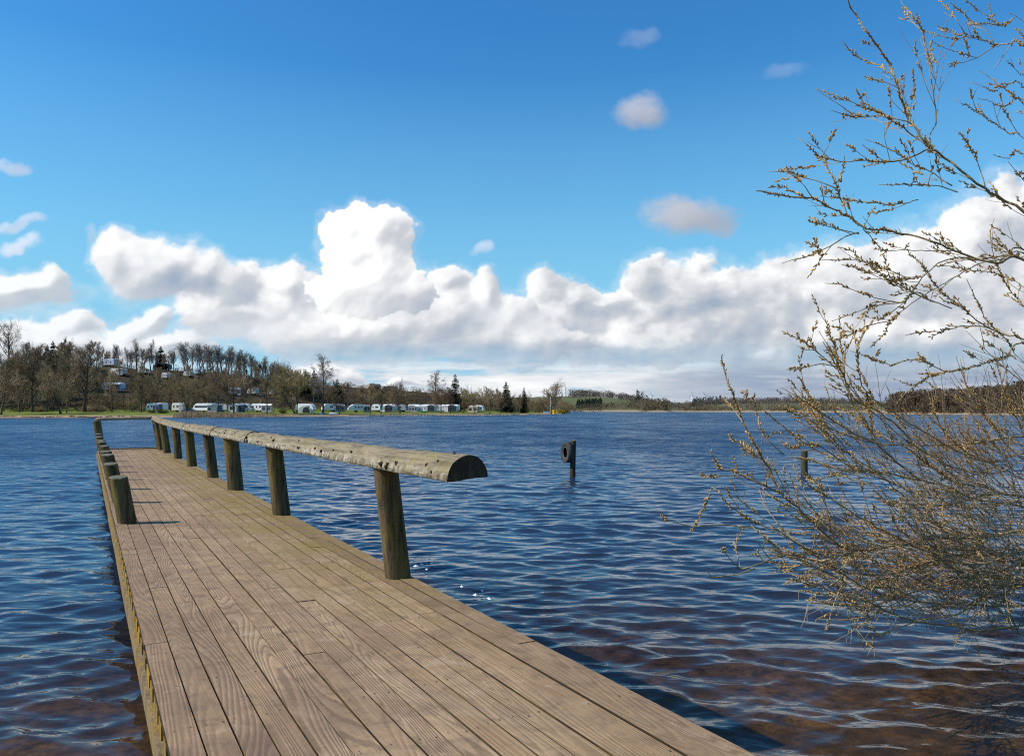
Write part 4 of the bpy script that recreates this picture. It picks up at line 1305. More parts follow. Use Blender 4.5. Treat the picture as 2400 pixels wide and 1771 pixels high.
put_bush(shrub(7, 2.4, 3.0, M_TWIG, 'bush', 90), 205, sd_(205) + 37, 'brown bush at the back of the beach lawn')
put_bush(shrub(8, 2.2, 3.0, M_TWIG_OLIVE, 'bush', 90), 235, sd_(235) + 36, 'dark green bush at the back of the beach lawn')
put_bush(shrub(9, 2.2, 3.2, M_TWIG_OLIVE, 'bush', 90), 90, sd_(90) + 37, 'low bush behind the lawn near the left edge')

# reeds along the shallow bank
m = plain_mat('dry_reeds', (0.40, 0.265, 0.15), 0.9, 0.35, 0.8, 0.1)
b = MB(); rg = random.Random(8)
for _ in range(7500):
    px = rg.uniform(405, 690); d0 = sd_(px)
    dens_ = np.interp(px, [405, 440, 470, 600, 690], [.25, 1, 1, .45, .1])
    if rg.random() > dens_: continue
    d = d0 + rg.uniform(-0.8, 5.0); x = (px - 1200) / F * d; h = rg.uniform(.7, 1.35) * np.interp(px, [405, 435, 470, 600, 690], [.6, 1.15, 1.05, .6, .35]); z = max(gz(x, d), -.1)
    w = .035; lx = rg.uniform(-.25, .25)
    b.add([(x - w, d, z), (x + w, d + rg.uniform(-.03, .03), z), (x + lx, d + rg.uniform(-.2, .2), z + h)], [(0, 1, 2)])
tag(b.build('reeds', m), 'band of dry brown reeds along the bank', None, None, 'stuff')
# dark drift line on the beach
m = plain_mat('drift_weed', (0.045, 0.03, 0.022), 0.9, 0.4, 3, 0.2)
b = MB(); rg = random.Random(9)
for _ in range(420):
    px = rg.uniform(-80, 345)
    if lump_noise(np.array([px]), np.array([0.0]), 40, 4)[0] < -.35: continue
    d = sd_(px) + 1.6 + rg.uniform(-.5, .7) + .8 * math.sin(px * .05); x = (px - 1200) / F * d; s_ = rg.uniform(.12, .38)
    z = gz(x, d)
    pts = [(x + s_ * 1.6 * math.cos(q) * rg.uniform(.7, 1.1), d + s_ * math.sin(q), z - .05) for q in [i * 1.0472 for i in range(6)]]
    b.add(pts + [(x, d, z + s_ * rg.uniform(.4, .8))], [(i, (i + 1) % 6, 6) for i in range(6)])
tag(b.build('drift_weed', m), 'dark line of washed-up weed along the beach', None, None, 'stuff')
# stones along the grassy bank
m = plain_mat('bank_stones', (0.33, 0.28, 0.20), 0.9, 0.45, 2.0, 0.2)
b = MB()
for _ in range(620):
    px = rg.uniform(860, 1335); d = sd_(px) + rg.uniform(-.4, 1.6); x = (px - 1200) / F * d; s_ = rg.uniform(.15, .5); z = max(gz(x, d), -.05)
    pts = [(x + s_ * math.cos(q) * rg.uniform(.8, 1.1), d + s_ * math.sin(q), z - .1) for q in [i * 1.0472 for i in range(6)]]
    p2 = [(x + .6 * s_ * math.cos(q), d + .6 * s_ * math.sin(q), z + s_ * .5) for q in [i * 1.0472 for i in range(6)]]
    b.add(pts + p2, [(i, (i + 1) % 6, 6 + (i + 1) % 6, 6 + i) for i in range(6)] + [tuple(range(6, 12))])
tag(b.build('bank_stones', m), 'pale stones edging the grassy bank', None, None, 'stuff')

# ------------------------------------------------------------- far shores
def wood_mass(name, lab, spots, mat, seed, tri=46, conic=False, fine=1.0):
    """a far wood that reads as one mass: many small leafless crowns of thin blades"""
    rg = np.random.RandomState(seed); V = []; n = 0
    for (x, y, z, h, w) in spots:
        k = tri
        q = rg.uniform(0, 2 * np.pi, k); t = rg.uniform(0.06, 1.0, k)
        prof = (1 - t) ** .8 if conic else np.sqrt(np.clip(1 - ((t - .5) / .52) ** 2, 0, 1)) * .95 + .05
        rr = w * prof * np.sqrt(rg.uniform(.12, 1, k))
        c = np.stack([x + rr * np.cos(q), y + rr * np.sin(q), z + h * t], 1)
        s_ = ((0.16 if not conic else .22) * w + .22) * fine
        a = rg.normal(0, 1, (k, 3)) * np.array((.8, .8, 1.1)) * s_
        b_ = rg.normal(0, 1, (k, 3)) * np.array((.8, .8, 1.1)) * s_ * .55
        V.append(np.stack([c - a * .5, c + a * .5, c + b_], 1).reshape(-1, 3))
    V = np.concatenate(V)
    o = np_mesh(name, V, np.arange(len(V)).reshape(-1, 3), mat)
    tag(o, lab, None, None, 'stuff')
    return o


def spots_between(px0, px1, d0, d1, n, h0, h1, wr, seed, keep=None):
    rg = random.Random(seed); xs = []; ys = []
    while len(xs) < n:
        px = rg.uniform(px0, px1); d = rg.uniform(d0, d1)
        if keep and not keep(px, d, rg): continue
        xs.append((px - 1200) / F * d); ys.append(d)
    zs = ground_z(np.array(xs), np.array(ys))
    return [(x, y, z - .2, rg.uniform(h0, h1), wr * rg.uniform(.7, 1.3)) for x, y, z in zip(xs, ys, zs)]


M_FARBROWN = plain_mat('far_bare_wood', (0.125, 0.100, 0.080), 0.95, 0.35, 0.02, 0.1)
M_FAROLIVE = plain_mat('far_scrub', (0.135, 0.108, 0.066), 0.95, 0.35, 0.02, 0.1)
M_FARDARK = plain_mat('far_conifers', (0.022, 0.034, 0.026), 0.95, 0.4, 0.05, 0.1)
M_RIGHTWOOD = plain_mat('right_bare_wood', (0.120, 0.082, 0.052), 0.95, 0.35, 0.05, 0.1)
wood_mass('wood', 'bare brown wood on the low hill beyond the point', spots_between(1335, 1570, 900, 1180, 420, 7, 11, 4.2, 1,
          lambda px, d, r: d > 1040 + 40 * math.sin(px * .05)), M_FARBROWN, 1)
wood_mass('conifer_plantation', 'dark block of conifers on the green slope beyond the point', spots_between(1352, 1411, 812, 850, 130, 7.5, 9.5, 2.4, 2), M_FARDARK, 2, 40, True)
wood_mass('scrub', 'olive scrub along the far bank beyond the point', spots_between(1335, 1568, 745, 830, 160, 3.5, 7, 3.4, 3), M_FAROLIVE, 3)
wood_mass('scrub', 'rounded bushes at the end of the middle headland', spots_between(1500, 1566, 680, 760, 90, 6, 11, 4.5, 4), M_FAROLIVE, 4)
wood_mass('conifer_clump', 'small dark conifer clump on the skyline left of the wind turbine', spots_between(1492, 1516, 1000, 1040, 16, 13, 18, 4.0, 12), M_FARDARK, 12, 50, True)
wood_mass('wood', 'bare wood on the hills under the wind turbines', spots_between(1560, 2090, 1250, 1700, 750, 8, 13, 6.0, 5,
          lambda px, d, r: r.random() < .35 + .65 * (d > 1420)), M_FARBROWN, 5)
wood_mass('scrub', 'olive scrub behind the sandy spit on the far shore', spots_between(1590, 2085, 700, 980, 260, 4, 8, 5.0, 6), M_FAROLIVE, 6)
wood_mass('conifer_clump', 'dark conifer strip on the hills right of the turbines', spots_between(1625, 1690, 1420, 1480, 60, 14, 18, 5.0, 13), M_FARDARK, 13, 40, True)
rshore = lambda px: float(np.interp(px, [2085, 2200, 2400, 2800], [330, 305, 280, 230]))
wood_mass('wood', 'brown wood on the right shore behind the willow', spots_between(2088, 2560, 260, 470, 760, 6.0, 9.5, 2.6, 7,
          lambda px, d, r: d > rshore(px) + 7 and (d < rshore(px) + 60 or r.random() < .6)), M_RIGHTWOOD, 7, 110)
M_UNDER = plain_mat('undergrowth', (0.125, 0.092, 0.048), 0.95, 0.45, 0.15, 0.1)
wood_mass('undergrowth', 'brown leafless undergrowth on the slope behind the camp', spots_between(-120, 1330, 210, 420, 1300, 1.0, 3.2, 2.0, 21,
          lambda px, d, r: 39 < d - sd_(px) < 118 and not hides_van(px, d, 3.0, 5)), M_UNDER, 21, 110, False, .5)
wood_mass('wood', 'brown wood on the hill left of the beach', spots_between(-1300, -66, 190, 330, 420, 6, 11, 2.6, 23,
          lambda px, d, r: d - sd_(px) > 26), M_RIGHTWOOD, 23, 90)
wood_mass('scrub', 'low brown scrub along the right shore under the wood', spots_between(2086, 2560, 250, 400, 420, 2.0, 4.5, 2.4, 22,
          lambda px, d, r: rshore(px) + 1 < d < rshore(px) + 30), M_RIGHTWOOD, 22, 60)
# wind turbines
M_TURB = plain_mat('turbine_white', (0.78, 0.79, 0.80), 0.5, 0.05, 1, 0.3)
for i, (px, hub, d, ph, yaw, lab) in enumerate(((1526, 928, 4300, 10, .9, 'small white wind turbine right of the conifer clump'),
                                                (1621, 926, 4000, 90, 0.05, 'white wind turbine facing the lake with one blade straight up'),
                                                (1652, 927, 4600, 4, .35, 'farthest wind turbine, only hub and blades showing above the hill'))):
    x = (px - 1200) / F * d; zh = CAMZ + (HOR - hub) / F * d
    t = empty('wind_turbine', (x, d, 0), yaw); tag(t, lab, 'wind turbine', 'wind turbines on the far hills')
    b = MB(); b.tube([(0, 0, 0), (0, 0, zh)], [3.4, 2.2], 12); b.build('tower', M_TURB, t, True)
    b = MB(); b.box((0, 1.0, zh), (3.2, 8, 3.2)); b.build('nacelle', M_TURB, t)
    b = MB(); b.tube([(0, -3, zh), (0, -5.2, zh)], [1.8, .6], 10); b.build('hub', M_TURB, t, True)
    for k in range(3):
        q = R(ph + 120 * k); b = MB(); dx, dz = math.cos(q), math.sin(q); ln = 27.0
        px_, pz_ = -dz, dx; prof = [(1.0, 1.2), (5, 2.6), (14, 1.9), (ln, .5)]
        vs = []
        for (r_, w_) in prof:
            for sg, yy in ((-1, -4.3), (1, -4.3), (1, -3.8), (-1, -3.8)):
                vs.append((dx * r_ + px_ * w_ * sg, yy, zh + dz * r_ + pz_ * w_ * sg))
        b.add(vs, [(j * 4 + a, j * 4 + (a + 1) % 4, j * 4 + 4 + (a + 1) % 4, j * 4 + 4 + a) for j in range(3) for a in range(4)] + [(12, 13, 14, 15)])
        b.build('blade', M_TURB, t)
# two lattice masts beyond the point
M_MAST = plain_mat('mast_steel', (0.30, 0.31, 0.34), 0.6, 0.2, 1, 0.3)
for px, top, lab, w_ in ((1317, 897, 'thin tall radio mast behind the round-crowned tree', .55), (1326, 905, 'stouter lattice mast at the right edge of the round-crowned tree', 1.1)):
    d = 1200.0; x = (px - 1200) / F * d; zt = CAMZ + (HOR - top) / F * d; zb = gz(x, d)
    b = MB(); leg = [(w_ * math.cos(q), w_ * math.sin(q)) for q in (0.3, 2.4, 4.5)]
    for lx, ly in leg: b.tube([(lx, ly, 0), (lx * .5, ly * .5, zt - zb)], .16, 4)
    n = 12
    for k in range(n):
        for a in range(3):
            s0 = 1 - .5 * k / n; s1 = 1 - .5 * (k + 1) / n
            p, q_ = leg[a], leg[(a + 1) % 3]
            b.tube([(p[0] * s0, p[1] * s0, (zt - zb) * k / n), (q_[0] * s1, q_[1] * s1, (zt - zb) * (k + 1) / n)], .09, 3)
    o = b.build('radio_mast', M_MAST); o.location = (x, d, zb); tag(o, lab, 'mast', 'masts beyond the point')
# ------------------------------------------------------------- camp site
M_WHITE = plain_mat('caravan_white', (0.86, 0.85, 0.82), 0.35, 0.05, 1.2, 0.4)
M_CREAM = plain_mat('caravan_cream', (0.70, 0.67, 0.56), 0.4, 0.06, 1.2, 0.4)
M_SILVER = plain_mat('caravan_silver', (0.55, 0.56, 0.58), 0.3, 0.06, 1.2, 0.5)
M_GLASS = plain_mat('dark_window', (0.02, 0.024, 0.03), 0.12, 0.2, 2, 0.6)
M_TYRE = plain_mat('tyre_rubber', (0.025, 0.024, 0.023), 0.85, 0.3, 12, 0.25)
M_GREYF = plain_mat('awning_grey', (0.30, 0.31, 0.33), 0.85, 0.12, 2, 0.2)
M_BLUEF = plain_mat('awning_blue_grey', (0.13, 0.16, 0.24), 0.85, 0.15, 2, 0.2)
M_DARKF = plain_mat('awning_charcoal', (0.055, 0.06, 0.07), 0.85, 0.15, 2, 0.2)
M_PALEF = plain_mat('awning_white', (0.70, 0.69, 0.66), 0.8, 0.06, 2, 0.2)
M_BEIGEF = plain_mat('awning_beige', (0.50, 0.43, 0.30), 0.85, 0.1, 2, 0.2)
M_CLEAR = plain_mat('awning_window_film', (0.32, 0.36, 0.40), 0.2, 0.1, 2, 0.5)
M_STRIPE = plain_mat('grey_stripe', (0.22, 0.25, 0.30), 0.5, 0.1, 2, 0.3)


def find_d(px, yb):
    for d in np.arange(sd_(px) + 8, sd_(px) + 140, .7):
        x = (px - 1200) / F * d
        if HOR + (CAMZ - gz(x, d)) * F / d <= yb: return float(d)
    return sd_(px) + 120


def caravan(px0, px1, d, lab, top=None, h=2.55, body=M_WHITE, wins=((-.25, .16), (.02, .12), (.25, .16)), front=-1, yaw=-.26, slant=.9, W=2.2, stripe=True,
            name='caravan', cat='caravan', group='caravans along the camp shore', endwin=True, band=False):
    pxc = (px0 + px1) / 2; x = (pxc - 1200) / F * d; z = gz(x, d)
    L_ = max(2.4, ((px1 - px0) / F * d - W * abs(math.sin(yaw)) * .9) / abs(math.cos(yaw)))
    t = empty(name, (x, d, z), yaw); tag(t, lab, cat, group)
    f = front
    prof = [(f * -L_ / 2, .55), (f * -L_ / 2 - f * .02, h - .45), (f * (-L_ / 2 + .12), h - .12), (f * (-L_ / 2 + .42), h), (f * (L_ / 2 - slant - .25), h), (f * (L_ / 2 - slant + .1), h - .12),
            (f * (L_ / 2 - slant * .35), h - .62), (f * (L_ / 2 - .06), 1.35), (f * L_ / 2, 1.0), (f * (L_ / 2 - .12), .55)]
    b = MB(); b.prism(prof, W); o = b.build('body', body, t, False, True)
    md = o.modifiers.new('bevel', 'BEVEL'); md.width = .07; md.segments = 2; md.limit_method = 'ANGLE'
    if band:
        b = MB(); b.box((0.02 * f * L_, -W / 2 - .006, 1.62), (L_ * .74, .03, .50)); b.build('window', M_GLASS, t)
    else:
        for xr, wr in wins:
            b = MB(); b.box((xr * L_, -W / 2 - .006, 1.62), (wr * L_, .03, .52)); b.build('window', M_GLASS, t)
    if endwin:
        a = math.atan2(.73, -slant * .29)
        xm = f * (L_ / 2 - slant * .2 + .012); b = MB()
        vs = []
        for (zz, xx) in ((1.42, L_ / 2 - .09 - slant * .03), (1.95, L_ / 2 - slant * .37)):
            for yy in (-W * .36, W * .36): vs.append((f * (xx + .03), yy, zz))
        for (zz, xx) in ((1.42, L_ / 2 - .20 - slant * .03), (1.95, L_ / 2 - slant * .37 - .1)):
            for yy in (-W * .36, W * .36): vs.append((f * xx, yy, zz))
        b.add(vs, [(0, 1, 3, 2), (4, 6, 7, 5), (0, 2, 6, 4), (1, 5, 7, 3), (2, 3, 7, 6), (0, 4, 5, 1)]); b.build('front_window', M_GLASS, t, False, True)
    if stripe:
        b = MB(); b.box((0, -W / 2 - .005, 1.12), (L_ * .86, .02, .12)); b.build('stripe', M_STRIPE, t)
    for sy in (-1, 1):
        b = MB(); wx = -f * .05 * L_
        b.tube([(wx, sy * (W / 2 - .10), .33), (wx, sy * (W / 2 - .28), .33)], .33, 14); b.build('wheel', M_TYRE, t, True)
    b = MB(); b.tube([(f * L_ / 2, 0, .5), (f * (L_ / 2 + .9), 0, .45)], .05, 5); b.build('drawbar', M_STRIPE, t)
    b = MB(); b.box((-f * .12 * L_, 0, h + .05), (.6, .6, .10)); b.build('roof_vent', M_GREYF, t)
    return t, L_, W


def awning_on(t, x0, x1, depth, h, roofm, wallm, winm=None, W=2.2, nwin=3, gable=False, open_=False, drop=.45):
    """fabric awning fixed to the side of a caravan that faces the lake (or standing beyond its end)"""
    y0 = -W / 2; y1 = y0 - depth
    b = MB()
    if gable:
        xm = (x0 + x1) / 2
        vs = [(x0 - .1, y0, h - drop), (xm, y0, h), (x1 + .1, y0, h - drop), (x0 - .1, y1 - .1, h - drop), (xm, y1 - .1, h), (x1 + .1, y1 - .1, h - drop)]
        th = .05
        vs += [(a, c, e - th) for a, c, e in vs]
        b.add(vs, [(0, 1, 4, 3), (1, 2, 5, 4), (6, 9, 10, 7), (7, 10, 11, 8), (0, 3, 9, 6), (2, 8, 11, 5), (3, 4, 10, 9), (4, 5, 11, 10), (0, 6, 7, 1), (1, 7, 8, 2)])
    else:
        vs = [(x0, y0, h), (x1, y0, h), (x1, y1 - .12, h - drop), (x0, y1 - .12, h - drop)]
        vs += [(a, c, e - .05) for a, c, e in vs]
        b.add(vs, [(0, 3, 2, 1), (4, 5, 6, 7), (0, 1, 5, 4), (1, 2, 6, 5), (2, 3, 7, 6), (3, 0, 4, 7)])
    aw = b.build('awning', roofm, t, False, True)
    b = MB(); hh = h - drop - .05
    b.box(((x0 + x1) / 2, y1 + .03, hh / 2), (x1 - x0 - .06, .05, hh))
    if gable:
        xm = (x0 + x1) / 2; b.add([(x0, y1, hh), (x1, y1, hh), (xm, y1, h - .06), (x0, y1 + .05, hh), (x1, y1 + .05, hh), (xm, y1 + .05, h - .06)], [(0, 1, 2), (3, 5, 4), (0, 2, 5, 3), (1, 4, 5, 2)])
    b.build('front_wall', wallm, aw)
    for xx in (x0 + .03, x1 - .03):
        b = MB(); vs = [(xx - .02, y0, 0), (xx - .02, y1 + .06, 0), (xx - .02, y1 + .06, hh), (xx - .02, y0, (h - .06) if not gable else hh)]
        vs += [(a + .04, c, e) for a, c, e in vs]
        b.add(vs, [(0, 1, 2, 3), (7, 6, 5, 4), (0, 4, 5, 1), (1, 5, 6, 2), (2, 6, 7, 3), (3, 7, 4, 0)]); b.build('side_wall', roofm, aw)
    if winm:
        for k in range(nwin):
            wv = (x1 - x0) / nwin; b = MB(); b.box((x0 + wv * (k + .5), y1 - .008, hh * .56), (wv * .66, .03, hh * .5)); b.build('awning_window', winm, aw)
    return aw


def dd(px, bk=24): return sd_(px) + bk


GA = 'caravans along the camp shore'
t, L_, W = caravan(343, 394, dd(365, 30), 'white caravan behind the green bush, first of the shore row', wins=((-.36, .10), (-.18, .10), (-.04, .10)), front=-1, slant=.5, yaw=-.30)
awning_on(t, L_ * .08, L_ * .46, 1.3, 2.45, M_BLUEF, M_BLUEF, M_GLASS, nwin=2)
t, L_, W = caravan(404, 433, dd(418, 24), 'cream caravan with a grey side, beside the dark car', body=M_CREAM, wins=((-.22, .18), (.22, .26)), front=-1, slant=.35, yaw=-.34)
awning_on(t, L_ * .5, L_ * 1.0, .3, 2.45, M_GREYF, M_GREYF, None)
t, L_, W = caravan(452, 509, dd(480, 20), 'long white caravan with one continuous dark window band, behind the reeds', band=True, front=-1, slant=1.1, yaw=-.30, stripe=False)
awning_on(t, L_ * .27, L_ * .5, .25, 2.40, M_GREYF, M_GREYF, M_GLASS, nwin=1)
t, L_, W = caravan(506, 529, dd(517, 27), 'small caravan hidden behind a low blue-grey awning', wins=((0, .2),), front=-1, slant=.5, h=2.3)
awning_on(t, -L_ * .5, L_ * .55, 2.4, 2.2, M_BLUEF, M_GREYF, M_DARKF, nwin=2)
t, L_, W = caravan(551, 589, dd(568, 25), 'white caravan with a dark blue awning and rounded right end', wins=((.3, .14),), front=1, slant=.9, yaw=-.05)
awning_on(t, -L_ * .62, -L_ * .12, 2.6, 2.5, M_PALEF, M_PALEF, M_DARKF, nwin=1, gable=True)
awning_on(t, -L_ * .11, L_ * .22, 1.0, 2.45, M_BLUEF, M_BLUEF, M_DARKF, nwin=2)
t, L_, W = caravan(588, 624, dd(606, 23), 'white caravan with rounded front and three small windows, grey awning at its right', wins=((-.30, .15), (.02, .12), (.30, .15)), front=-1, slant=.7, yaw=-.30)
awning_on(t, L_ * .5, L_ * 1.32, .6, 2.45, M_PALEF, M_GREYF, M_DARKF, nwin=2)
t, L_, W = caravan(694, 741, dd(715, 30), 'white caravan behind the grey dome tent', front=1, slant=1.1, wins=((.2, .2),), h=2.6)
# dome tent
x = (716 - 1200) / F * dd(716, 19); t = empty('dome_tent', (x, dd(716, 19), gz(x, dd(716, 19)))); tag(t, 'pale grey dome tent with an arched black door', 'tent')
b = MB(); vs = []; nr = 10
for k in range(nr + 1):
    q = math.pi * k / nr
    vs += [(2.0 * math.cos(q), -1.4, 2.05 * math.sin(q) ** .8), (2.3 * math.cos(q) - .2, 1.4, 1.6 * math.sin(q) ** .8)]
b.add(vs, [(2 * k, 2 * k + 1, 2 * k + 3, 2 * k + 2) for k in range(nr)] + [tuple(range(0, 2 * nr + 2, 2)), tuple(range(2 * nr + 1, 0, -2))]); b.build('canopy', M_PALEF, t, False, True)
b = MB(); vs = [(.55 + 1.15 * math.cos(math.pi * k / 10), -1.43, 1.75 * math.sin(math.pi * k / 10) ** .8) for k in range(11)]; vs += [(a, c + .04, e) for a, c, e in vs]
b.add(vs, [tuple(range(11))] + [(k, k + 11, k + 12, k + 1) for k in range(10)]); b.build('door', M_DARKF, t, False, True)
t, L_, W = caravan(754, 806, dd(778, 26), 'caravan with a bright white end behind the tallest birch', wins=((-.1, .14), (.2, .2)), front=-1, slant=1.0, yaw=.5)
awning_on(t, L_ * .05, L_ * .5, .6, 2.45, M_GREYF, M_GREYF, M_GLASS, nwin=2)
t, L_, W = caravan(813, 852, dd(832, 22), 'white caravan with a slanted front and three square windows, right of the upturned boat', wins=((-.02, .12), (.18, .12), (.36, .12)), front=-1, slant=1.7, yaw=.42)
awning_on(t, L_ * .5, L_ * .95, .3, 2.45, M_GREYF, M_GREYF, M_DARKF, nwin=2)
t, L_, W = caravan(871, 897, dd(883, 24), 'short white caravan with two windows between thin trees', wins=((-.3, .12), (.12, .34)), front=-1, slant=.5, yaw=-.3)
t, L_, W = caravan(896, 931, dd(913, 27), 'white caravan behind an awning with a charcoal gabled front', wins=((-.3, .2),), front=-1, slant=.6)
awning_on(t, -L_ * .5, -L_ * .12, 1.6, 2.4, M_PALEF, M_PALEF, M_CLEAR, nwin=2)
awning_on(t, -L_ * .10, L_ * .5, 2.2, 2.45, M_PALEF, M_DARKF, M_GLASS, nwin=3, gable=True, drop=.5)
t, L_, W = caravan(934, 957, dd(946, 24), 'dark grey motorhome with a white cab behind a bare tree', body=M_GREYF, wins=((-.2, .2),), front=1, slant=1.3, name='motorhome', cat='motorhome', stripe=False)
t, L_, W = caravan(955, 988, dd(971, 29), 'caravan whose low grey awning hides all but its white roof', wins=((-.3, .2),), front=-1, slant=.6)
awning_on(t, -L_ * .38, L_ * .5, 2.3, 2.35, M_PALEF, M_GREYF, M_DARKF, nwin=4, gable=True, drop=.6)
t, L_, W = caravan(988, 1028, dd(1008, 25), 'caravan with a white and black awning above a green canoe', wins=((-.3, .2),), front=-1, slant=.6)
awning_on(t, -L_ * .5, L_ * .02, 2.0, 2.45, M_PALEF, M_PALEF, M_CLEAR, nwin=2)
awning_on(t, L_ * .04, L_ * .5, 2.2, 2.5, M_PALEF, M_DARKF, M_GLASS, nwin=3, gable=True, drop=.5)
t, L_, W = caravan(1028, 1078, dd(1052, 25), 'caravan with a long white panelled awning and black gabled end', wins=((-.3, .1),), front=-1, slant=.5)
awning_on(t, -L_ * .5, L_ * .06, 1.6, 2.45, M_PALEF, M_PALEF, M_PALEF, nwin=3)
awning_on(t, L_ * .08, L_ * .5, 2.2, 2.5, M_PALEF, M_DARKF, M_GLASS, nwin=4, gable=True, drop=.5)
t, L_, W = caravan(1104, 1137, dd(1121, 24), 'caravan with a beige awning roof and a rounded white right end', wins=((.3, .18),), front=1, slant=.9)
awning_on(t, -L_ * .62, L_ * .14, 2.0, 2.35, M_BEIGEF, M_BEIGEF, M_DARKF, nwin=2)

# caravans on the hill
GHc = 'caravans on the wooded hill'
for (x0, x1, yb, h, body, fr, lab, kw) in (
    (230, 276, 859, 3.0, M_SILVER, -1, 'large silver rounded caravan on the hilltop', dict(slant=1.4, wins=((-.2, .10), (.02, .10), (.3, .08)))),
    (258, 298, 880, 2.5, M_CREAM, -1, 'cream caravan with one dark window below the silver one', dict(slant=.5, wins=((-.02, .07),))),
    (238, 296, 917, 2.9, M_SILVER, 1, 'grey and white caravan halfway up the hill behind thin trunks', dict(slant=1.0, wins=((-.38, .08), (-.26, .08), (-.14, .08)))),
    (325, 350, 877, 2.2, M_WHITE, 1, 'small caravan with a white pointed roof on the hill', dict(slant=1.0, wins=((.28, .16),))),
    (382, 397, 889, 2.3, M_WHITE, -1, 'white box-shaped caravan on the hill', dict(slant=.2, wins=((.05, .1),))),
    (360, 376, 864, 2.2, M_GREYF, -1, 'grey caravan on the skyline left of another', dict(slant=.4, wins=((.1, .2),))),
    (384, 402, 866, 2.5, M_GREYF, 1, 'dark grey caravan on the skyline with a dark front', dict(slant=.4, wins=((.0, .2),))),
    (423, 434, 873, 1.9, M_WHITE, -1, 'white caravan roof on the skyline below the crest row', dict(slant=.5, wins=((.1, .1),))),
    (431, 453, 884, 2.2, M_CREAM, -1, 'long cream caravan roof in the scrub below the crest row', dict(slant=.5, wins=((.1, .1),))),
    (457, 468, 879, 2.3, M_WHITE, 1, 'bright white caravan end under the crest row', dict(slant=.9, wins=((.1, .1),))),
    (537, 563, 926, 2.6, M_WHITE, -1, 'white caravan on the low terrace, left of a similar one', dict(slant=.5, wins=((-.1, .12), (.25, .12)))),
    (580, 606, 926, 2.5, M_CREAM, -1, 'cream caravan on the low terrace with a dark right end', dict(slant=.9, wins=((.24, .16),))),
    (622, 640, 927, 2.5, M_CREAM, -1, 'pale caravan on the low terrace, mostly behind twigs', dict(slant=.5, wins=((.1, .2),)))):
    dq = find_d((x0 + x1) / 2, yb)
    t, L_, W = caravan(x0, x1, dq, lab, h=h, body=body, front=fr, group=GHc, **kw)
    if x0 == 238: awning_on(t, L_ * .02, L_ * .5, .8, 2.7, M_SILVER, M_DARKF, M_GLASS, nwin=2)
    if x0 == 258: awning_on(t, L_ * .05, L_ * .5, .3, 2.4, M_GREYF, M_GREYF, None)
    if x0 in (537,): awning_on(t, L_ * .5, L_ * .95, .4, 2.4, M_GREYF, M_GREYF, M_DARKF, nwin=1)

# car beside the forked tree
d = dd(444, 14); x = (444 - 1200) / F * d; t = empty('parked_car', (x, d, gz(x, d)), .12); tag(t, 'small dark grey car parked behind the forked tree', 'car')
M_CAR = plain_mat('car_paint', (0.10, 0.11, 0.125), 0.25, 0.05, 1, 0.6)
b = MB(); b.prism([(-1.9, .28), (1.9, .28), (1.95, .72), (1.75, .90), (1.05, .98), (.55, 1.42), (-.75, 1.45), (-1.35, .98), (-1.85, .88), (-1.95, .6)], 1.62); o = b.build('body', M_CAR, t, False, True)
md = o.modifiers.new('bevel', 'BEVEL'); md.width = .05; md.segments = 2
for xs_ in ((-.55, .62), (.22, .62)):
    b = MB(); b.box((xs_[0], -.822, 1.17), (xs_[1], .02, .30)); b.build('window', M_GLASS, t)
b = MB(); b.add([(-1.33, -.66, 1.0), (-1.33, .66, 1.0), (-.79, .6, 1.40), (-.79, -.6, 1.40), (-1.30, -.66, .97), (-1.30, .66, .97), (-.76, .6, 1.37), (-.76, -.6, 1.37)], [(0, 3, 2, 1), (4, 5, 6, 7), (0, 1, 5, 4), (1, 2, 6, 5), (2, 3, 7, 6), (3, 0, 4, 7)]); b.build('windscreen', M_GLASS, t)
for wx in (-1.2, 1.2):
    for sy in (-1, 1):
        b = MB(); b.tube([(wx, sy * .80, .30), (wx, sy * .62, .30)], .30, 16); w = b.build('wheel', M_TYRE, t, True)
        b = MB(); b.tube([(wx, sy * .815, .30), (wx, sy * .79, .30)], .17, 12); b.build('rim', M_SILVER, w)
for sy in (-1, 1):
    b = MB(); b.box((-1.91, sy * .58, .70), (.06, .34, .14)); b.build('headlight', M_WHITE, t)


def hull(L_, W_, H_, up=False):
    b = MB(); n = 12; m_ = 8; vs = []
    for i in range(n + 1):
        t_ = -1 + 2 * i / n; w = W_ / 2 * (1 - abs(t_) ** 2.4) + .01; hh = H_ * (1 + .25 * t_ * t_)
        for k in range(m_ + 1):
            q = math.pi * k / m_
            zz = hh * (1 - math.sin(q) ** .7) if not up else H_ * math.sin(q) ** .7 * (1 - .5 * abs(t_) ** 3)
            vs.append((t_ * L_ / 2, w * math.cos(q), zz))
    b.add(vs, [(i * (m_ + 1) + k, (i + 1) * (m_ + 1) + k, (i + 1) * (m_ + 1) + k + 1, i * (m_ + 1) + k + 1) for i in range(n) for k in range(m_)])
    return b


